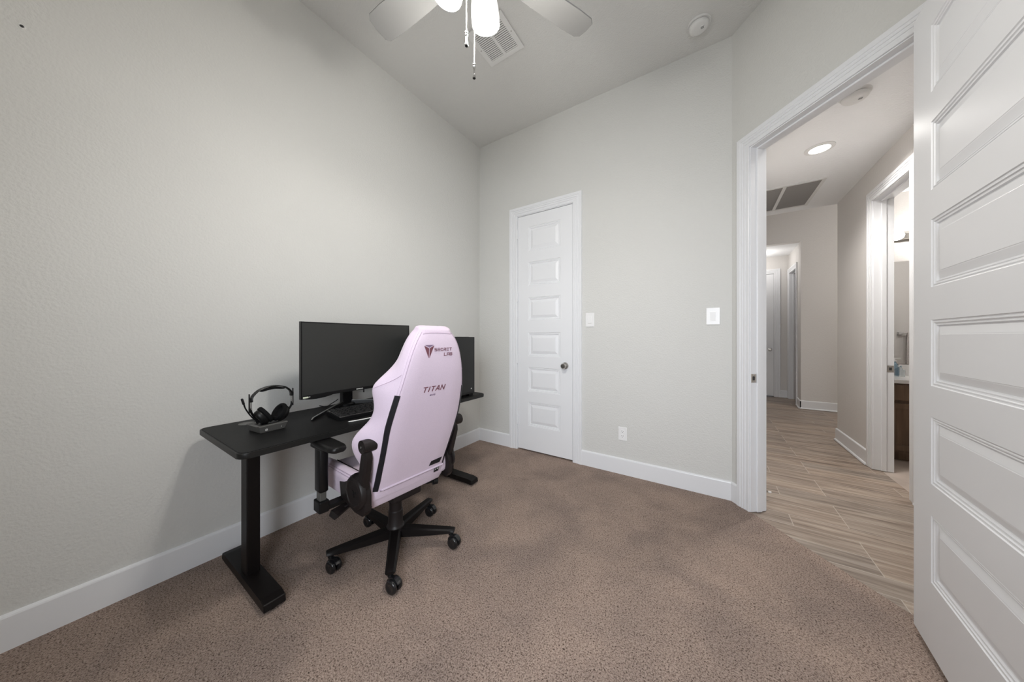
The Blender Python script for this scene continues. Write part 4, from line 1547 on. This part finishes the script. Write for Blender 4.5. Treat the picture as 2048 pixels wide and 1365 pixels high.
# black side stripes beside the seam
for s_ in (-1, 1):
    bm = NB()
    lps = []
    for i in range(25):
        h = -0.004 + (0.505 + 0.004) * i / 24
        q = sec_half(h)
        (u0_, o0_), (u1_, o1_) = q[3], q[4]
        lps.append([bpt(s_ * (u0_ - .003), h, o0_ + .0050), bpt(s_ * (u1_ + .003), h, o1_ + .003), bpt(s_ * (u1_ + .002), h, o1_ - .004), bpt(s_ * (u0_ - .003), h, o0_ - .003)])
    rings(bm, lps)
    st = link('side_stripe', bm, M['stripe'], back)
    st['label'] = 'black leatherette stripe along the seam'
# stitched seams around the head end
bm = NB()
for off in (0.0, 0.010):
    for s_ in (-1, 1):
        pts = []
        for i in range(30):
            h = 0.43 + 0.362 * i / 29
            q = sec_half(h)
            pts.append(bpt(s_ * (q[3][0] + 0.001 - off * 0.2 + off), h, q[3][1] + 0.0012 - off * 0.9))
        tube(bm, pts, 0.0009, 5)
for s_ in (-1, 1):
    pts = []
    for i in range(16):
        t_ = i / 15
        h = 0.60 - 0.085 * t_
        q = sec_half(h)
        u_ = q[4][0] + (q[6][0] - q[4][0]) * t_
        o_ = q[4][1] + (q[6][1] - q[4][1]) * t_ + 0.001
        pts.append(bpt(s_ * (u_ + 0.002), h, o_))
    tube(bm, pts, 0.0009, 5)
tube(bm, [surf(-.088 + .176 * i / 24, .791 - .004 * (abs(i - 12) / 12) ** 3)[0] + BN * .0008 for i in range(25)], 0.0009, 5)
link('seam_stitching', bm, M['stitch'], back)
# lower hem with the fold line, tag and patch
bm = NB()
pts = []
for i in range(41):
    u = -0.192 + 0.392 * i / 40
    P_, N_ = surf(u, -0.002)
    pts.append(P_ + N_ * 0.001)
tube(bm, pts, 0.0055, 10)
link('hem_piping', bm, M['pink'], back, smooth=True)
bm = NB()
pts = []
for i in range(41):
    u = -0.165 + 0.345 * i / 40
    P_, N_ = surf(u, -0.010)
    pts.append(P_ + N_ * 0.0006)
tube(bm, pts, 0.0016, 6)
link('hem_seam', bm, M['plum'], back)
bm = NB()
lo, hi = [], []
for u, h in ((.094, .026), (.170, .024), (.177, .056), (.102, .054)):
    P_, N_ = surf(u, h)
    lo.append(P_); hi.append(P_ + N_ * 0.0018)
rings(bm, [lo, hi])
link('back_patch', bm, M['stripe'], back)
bm = NB()
lo, hi = [], []
for u, h in ((.140, -.032), (.172, -.032), (.172, -.006), (.140, -.006)):
    P_, N_ = surf(u, h)
    lo.append(P_ + N_ * 0.004); hi.append(P_ + N_ * 0.0065)
rings(bm, [lo, hi])
tg = link('woven_tag', bm, M['stripe'], back)
bm = NB()
for a, b in ((.1435, .150), (.157, .167)):
    lo, hi = [], []
    for u, h in ((a, -.016), (b, -.016), (b, -.010), (a, -.010)):
        P_, N_ = surf(u, h)
        lo.append(P_ + N_ * 0.006); hi.append(P_ + N_ * 0.0072)
    rings(bm, [lo, hi])
link('tag_print', bm, M['mark'], tg)
# embroidered emblem and words
CX = 0.002
bm = NB()


def tri(bm, pts):
    lo, hi = [], []
    for u, h in pts:
        P_, N_ = surf(u + CX, h)
        lo.append(P_); hi.append(P_ + N_ * 0.0014)
    rings(bm, [lo, hi])


tri(bm, [(-0.0875, 0.7320), (-0.0605, 0.7195), (-0.0605, 0.6740)][::-1])
tri(bm, [(-0.0560, 0.7195), (-0.0300, 0.7320), (-0.0560, 0.6740)][::-1])
em = link('emblem', bm, M['maroon'], back)
em['label'] = 'maroon shield shaped emblem split in three'
bm = NB()
tri(bm, [(-0.0835, 0.7355), (-0.0583, 0.7235), (-0.0330, 0.7355)])
link('emblem_top', bm, M['plum'], em)
bm = NB(); strokes(bm, surf, 'SECRET', -.025 + CX, .706, .0128, .0130, .0062, .0024); link('logo_text', bm, M['maroon'], back)
bm = NB(); strokes(bm, surf, 'LaB', .0355 + CX, .6815, .0135, .0130, .0058, .0025); link('logo_text', bm, M['maroon'], back)
bm = NB(); strokes(bm, surf, 'TITAN', -.074 + CX, .5045, .0215, .0235, .0095, .0044, 0.25); link('model_text', bm, M['maroon'], back)
bm = NB(); strokes(bm, surf, 'evo', -.024 + CX, .480, .0070, .0060, .0045, .0015); link('model_text', bm, M['plum'], back)

# seat cushion
seat_half = [(0, .462), (.15, .464), (.185, .472), (.205, .492), (.232, .506), (.258, .494), (.270, .465), (.268, .400), (.255, .378), (.18, .372), (0, .372)]


def seat_loop(y, kx, kz):
    sp = spline([Vector((x, z, 0)) for x, z in seat_half], 3)
    R_ = [(p.x, p.y) for p in sp]
    L_ = [(-x, z) for x, z in reversed(R_[1:-1])]
    zc = 0.42
    return [Vector((x * kx, y, zc + (z - zc) * kz)) for x, z in R_ + L_]


bm = NB()
lps = []
for y, kx, kz in ((-.150, .88, .30), (-.146, .93, .70), (-.135, .96, .93), (-.10, .98, 1.0), (0.0, 1.0, 1.0), (.10, 1.0, 1.0), (.20, 1.0, 0.99), (.27, .99, .97), (.32, .98, .90), (.345, .96, .75), (.358, .93, .50), (.362, .88, .2)):
    lps.append(seat_loop(y, kx, kz))
rings(bm, lps)
seat = link('seat', bm, M['pink'], chair, smooth=True, angle=80)
bm = NB()
for s_ in (-1, 1):
    lps = []
    for i in range(20):
        y = -0.12 + 0.375 * i / 19
        k_ = 1 if y < .2 else .985
        lps.append([Vector((s_ * .176, y, .4725 * k_ + (1 - k_) * .42)), Vector((s_ * .190, y, .480)), Vector((s_ * .203, y, .496)), Vector((s_ * .200, y, .482)), Vector((s_ * .180, y, .466))])
    rings(bm, lps)
tr_ = link('seat_trim', bm, M['stripe'], seat, smooth=True)
tr_['label'] = 'black strip between seat centre and side bolsters'
bm = NB()
for s_ in (-1, 1):
    for x, z in ((.2575, .4975), (.2635, .4885)):
        tube(bm, [(s_ * x, -.10 + .36 * i / 12, z) for i in range(13)], 0.0010, 5)
link('seat_stitching', bm, M['stitch'], seat)
bm = NB(); box(bm, -.235, .235, -.13, .33, .352, .378, .008); link('seat_pan', bm, M['chairblack'], chair)

# recline hinges, side bars
for s_ in (-1, 1):
    bm = NB()
    poly = [(.075, .452), (.060, .375), (-.080, .342), (-.155, .345), (-.178, .372), (-.178, .445), (-.160, .500), (-.120, .528), (-.075, .528), (-.035, .505), (-.015, .470), (.020, .462)]
    mt = Matrix(((0, 0, 1, 0), (1, 0, 0, 0), (0, 1, 0, 0), (0, 0, 0, 1)))
    a, b = sorted((s_ * .236, s_ * .272))
    prism(bm, poly, a, b, mt, bev=0.006)
    cov = link('hinge_cover', bm, M['chairblack'], chair, smooth=True, angle=30)
    bm = NB()
    lathe(bm, [(0.0, 0.0), (.080, 0.0), (.080, .012), (.074, .022), (.060, .026), (.056, .022), (0.0, .020)], 40,
          Matrix.Translation((s_ * .266, -.105, .448)) @ Matrix.Rotation(s_ * PI / 2, 4, 'Y'))
    dial = link('hinge_dial', bm, M['chairblack'], cov, smooth=True, angle=35)
    bm = NB()
    for tri_ in (((-.108, .430), (-.092, .462), (-.107, .456)), ((-.110, .430), (-.111, .456), (-.126, .462))):
        lo = [Vector((s_ * .2860, y, z)) for y, z in tri_]
        hi = [Vector((s_ * .2880, y, z)) for y, z in tri_]
        rings(bm, [lo, hi])
    link('emblem', bm, M['black'], dial)
    # side bar from the hinge up to the pivot
    bm = NB()
    p0, p1 = Vector((s_ * .262, -.140, .470)), Vector((s_ * .268, -.195, .672))
    d_ = (p1 - p0).normalized()
    f_ = Vector((0, d_.z, -d_.y)).normalized()
    lps = []
    for t_, hw, th_ in ((0, .028, .018), (.55, .029, .018), (.82, .028, .018), (.92, .022, .016), (1.0, .013, .014)):
        c = p0.lerp(p1, t_)
        lps.append([c + f_ * a_ * hw + Vector((s_ * b_ * th_, 0, 0)) for a_, b_ in ((-1, -.8), (-.6, -1), (.6, -1), (1, -.8), (1, .6), (.5, 1), (-.5, 1), (-1, .6))])
    rings(bm, lps)
    link('recline_bar', bm, M['chairblack'], cov, smooth=True, angle=25)
    bm = NB()
    a, b = s_ * .240, s_ * .300
    cyl(bm, (a, -.203, .690), (b, -.203, .690), .030, seg=32)
    cyl(bm, (b, -.203, .690), (b + s_ * .0015, -.203, .690), .024, seg=32)
    link('pivot_cap', bm, M['chairblack'], cov, smooth=True, angle=35)
    bm = NB(); cyl(bm, (b, -.203, .690), (b + s_ * .003, -.203, .690), .005, seg=12); link('pivot_screw', bm, M['silver'], cov)

# armrests
for s_ in (-1, 1):
    bm = NB()
    x = s_ * .352
    box(bm, x - .021, x + .021, .045, .108, .432, .650, .010, 3)
    post = link('armrest_post', bm, M['black'], chair, smooth=True, angle=35)
    bm = NB(); box(bm, x - .015, x + .015, .056, .098, .372, .440, .004); sl_ = link('inner_post', bm, M['dockgrey'], post)
    bm = NB(); box(bm, x - .023, x + .023, .042, .112, .335, .392, .006); box(bm, min(x, s_ * .18), max(x, s_ * .18), .052, .102, .336, .360, .005)
    link('armrest_bracket', bm, M['black'], post)
    bm = NB(); box(bm, x - .028, x + .028, .0, .135, .644, .660, .004); link('armrest_slider', bm, M['black'], post)
    bm = NB()
    lps = []
    pad = [(-.038, .664), (-.043, .672), (-.038, .686), (-.026, .690), (0, .689), (.026, .690), (.038, .686), (.043, .672), (.038, .664), (.026, .659), (-.026, .659)]
    for y, k in ((-.118, .35), (-.114, .62), (-.103, .82), (-.08, .96), (-.03, 1.0), (.03, 1.0), (.09, .96), (.118, .85), (.13, .66), (.134, .4)):
        lps.append([Vector((x + px_ * k, y, .678 + (pz_ - .678) * (0.5 + .5 * k))) for px_, pz_ in pad])
    rings(bm, lps)
    link('armrest_pad', bm, M['satin'], post, smooth=True, angle=60)

# tilt mechanism, lever, gas lift
bm = NB(); box(bm, -.09, .09, -.12, .13, .305, .352, .012); link('tilt_mechanism', bm, M['chairblack'], chair)
bm = NB()
cyl(bm, (-.08, .02, .322), (-.255, .055, .318), .007, seg=12)
lps = [[(-.225, .035, .326), (-.225, .085, .326), (-.225, .085, .319), (-.225, .035, .319)], [(-.300, .020, .306), (-.300, .098, .306), (-.300, .098, .297), (-.300, .020, .297)],
       [(-.312, .030, .290), (-.312, .090, .290), (-.312, .090, .285), (-.312, .030, .285)]]
rings(bm, [[Vector(p) for p in l] for l in lps])
link('tilt_lever', bm, M['chairblack'], chair, smooth=True, angle=30)
bm = NB(); cyl(bm, (.08, -.05, .325), (.19, -.09, .318), .008, seg=12); cyl(bm, (.19, -.09, .318), (.215, -.10, .316), .02, seg=16); link('tension_knob', bm, M['black'], chair, smooth=True)
bm = NB()
lathe(bm, [(0.0, .10), (.047, .10), (.048, .118), (.044, .124), (.0405, .130), (.038, .205), (.034, .210), (.034, .255), (.0305, .258), (.0305, .300), (.020, .303), (.020, .335), (0.0, .335)], 36)
link('gas_lift', bm, M['chairblack'], chair, smooth=True, angle=35)

# star base: five legs, each with its caster
rz = chair.rotation_euler.z
bm = NB(); lathe(bm, [(0.0, .060), (.040, .060), (.050, .075), (.050, .108), (.044, .116), (0.0, .116)], 36); link('base_hub', bm, M['leg'], chair, smooth=True, angle=35)
leg0 = cas0 = wh0 = None
LEGP = [(.030, .033, .062, .114), (.12, .030, .066, .112), (.22, .027, .072, .108), (.305, .0245, .080, .104), (.328, .0235, .083, .102), (.336, .021, .087, .100)]
for k in range(5):
    ang = math.radians(32.4 + 72 * k) - rz
    if leg0 is None:
        bm = NB()
        lps = []
        for r, hw, z0_, z1_ in LEGP:
            lps.append([(r, -hw * .72, z0_), (r, hw * .72, z0_), (r, hw, z0_ + .006), (r, hw * .92, z1_ - .006), (r, hw * .6, z1_), (r, -hw * .6, z1_), (r, -hw * .92, z1_ - .006), (r, -hw, z0_ + .006)])
        rings(bm, [[Vector(p) for p in l] for l in lps])
        leg0 = link('leg', bm, M['leg'], chair, smooth=True, angle=30)
        lg = leg0
        bm = NB()
        # caster: stem, hood; local origin under the stem, wheels trail toward +x
        cyl(bm, (0, 0, .058), (0, 0, .088), .010, seg=14)
        for z in (.068, .074, .080):
            cyl(bm, (0, 0, z), (0, 0, z + .002), .0135, seg=14)
        lps = []
        for i in range(11):
            a = PI * (0.95 - 0.80 * i / 10)
            c = Vector((.022 + .035 * math.cos(a), 0, .032 + .035 * math.sin(a)))
            n_ = Vector((math.cos(a), 0, math.sin(a)))
            lps.append([c + n_ * .004 + Vector((0, -.009, 0)), c + n_ * .004 + Vector((0, .009, 0)), c - n_ * .008 + Vector((0, .011, 0)), c - n_ * .008 + Vector((0, -.011, 0))])
        rings(bm, lps)
        cas0 = link('caster', bm, M['gloss'], leg0, smooth=True, angle=40)
        ca = cas0
        bm = NB()
        for s_ in (-1, 1):
            lathe(bm, [(0.0, .006), (.024, .006), (.030, .009), (.0325, .015), (.0310, .022), (.026, .026), (.015, .0265), (.012, .024), (0.0, .0245)], 28,
                  Matrix.Translation((.022, 0, .0325)) @ Matrix.Rotation(-s_ * PI / 2, 4, 'X'))
        # wheels are part of the caster mesh below leg > caster
        wm_ = bm
        me2 = bpy.data.meshes.new('wheels_tmp')
        bm.to_mesh(me2); bm.free()
        b2 = NB(); b2.from_mesh(cas0.data); b2.from_mesh(me2); bmesh.ops.recalc_face_normals(b2, faces=b2.faces); b2.to_mesh(cas0.data); b2.free()
        for p_ in cas0.data.polygons:
            p_.use_smooth = True
        bpy.data.meshes.remove(me2)
    else:
        lg = leg0.copy(); COL.objects.link(lg); lg.parent = chair
        ca = cas0.copy(); COL.objects.link(ca); ca.parent = lg
    lg.rotation_euler = (0, 0, ang)
    # casters all trail the way the chair was last pushed
    trail = math.radians(8) - math.radians(32.4 + 72 * k)
    ca.location = (.316, 0, 0)
    ca.rotation_euler = (0, 0, trail)
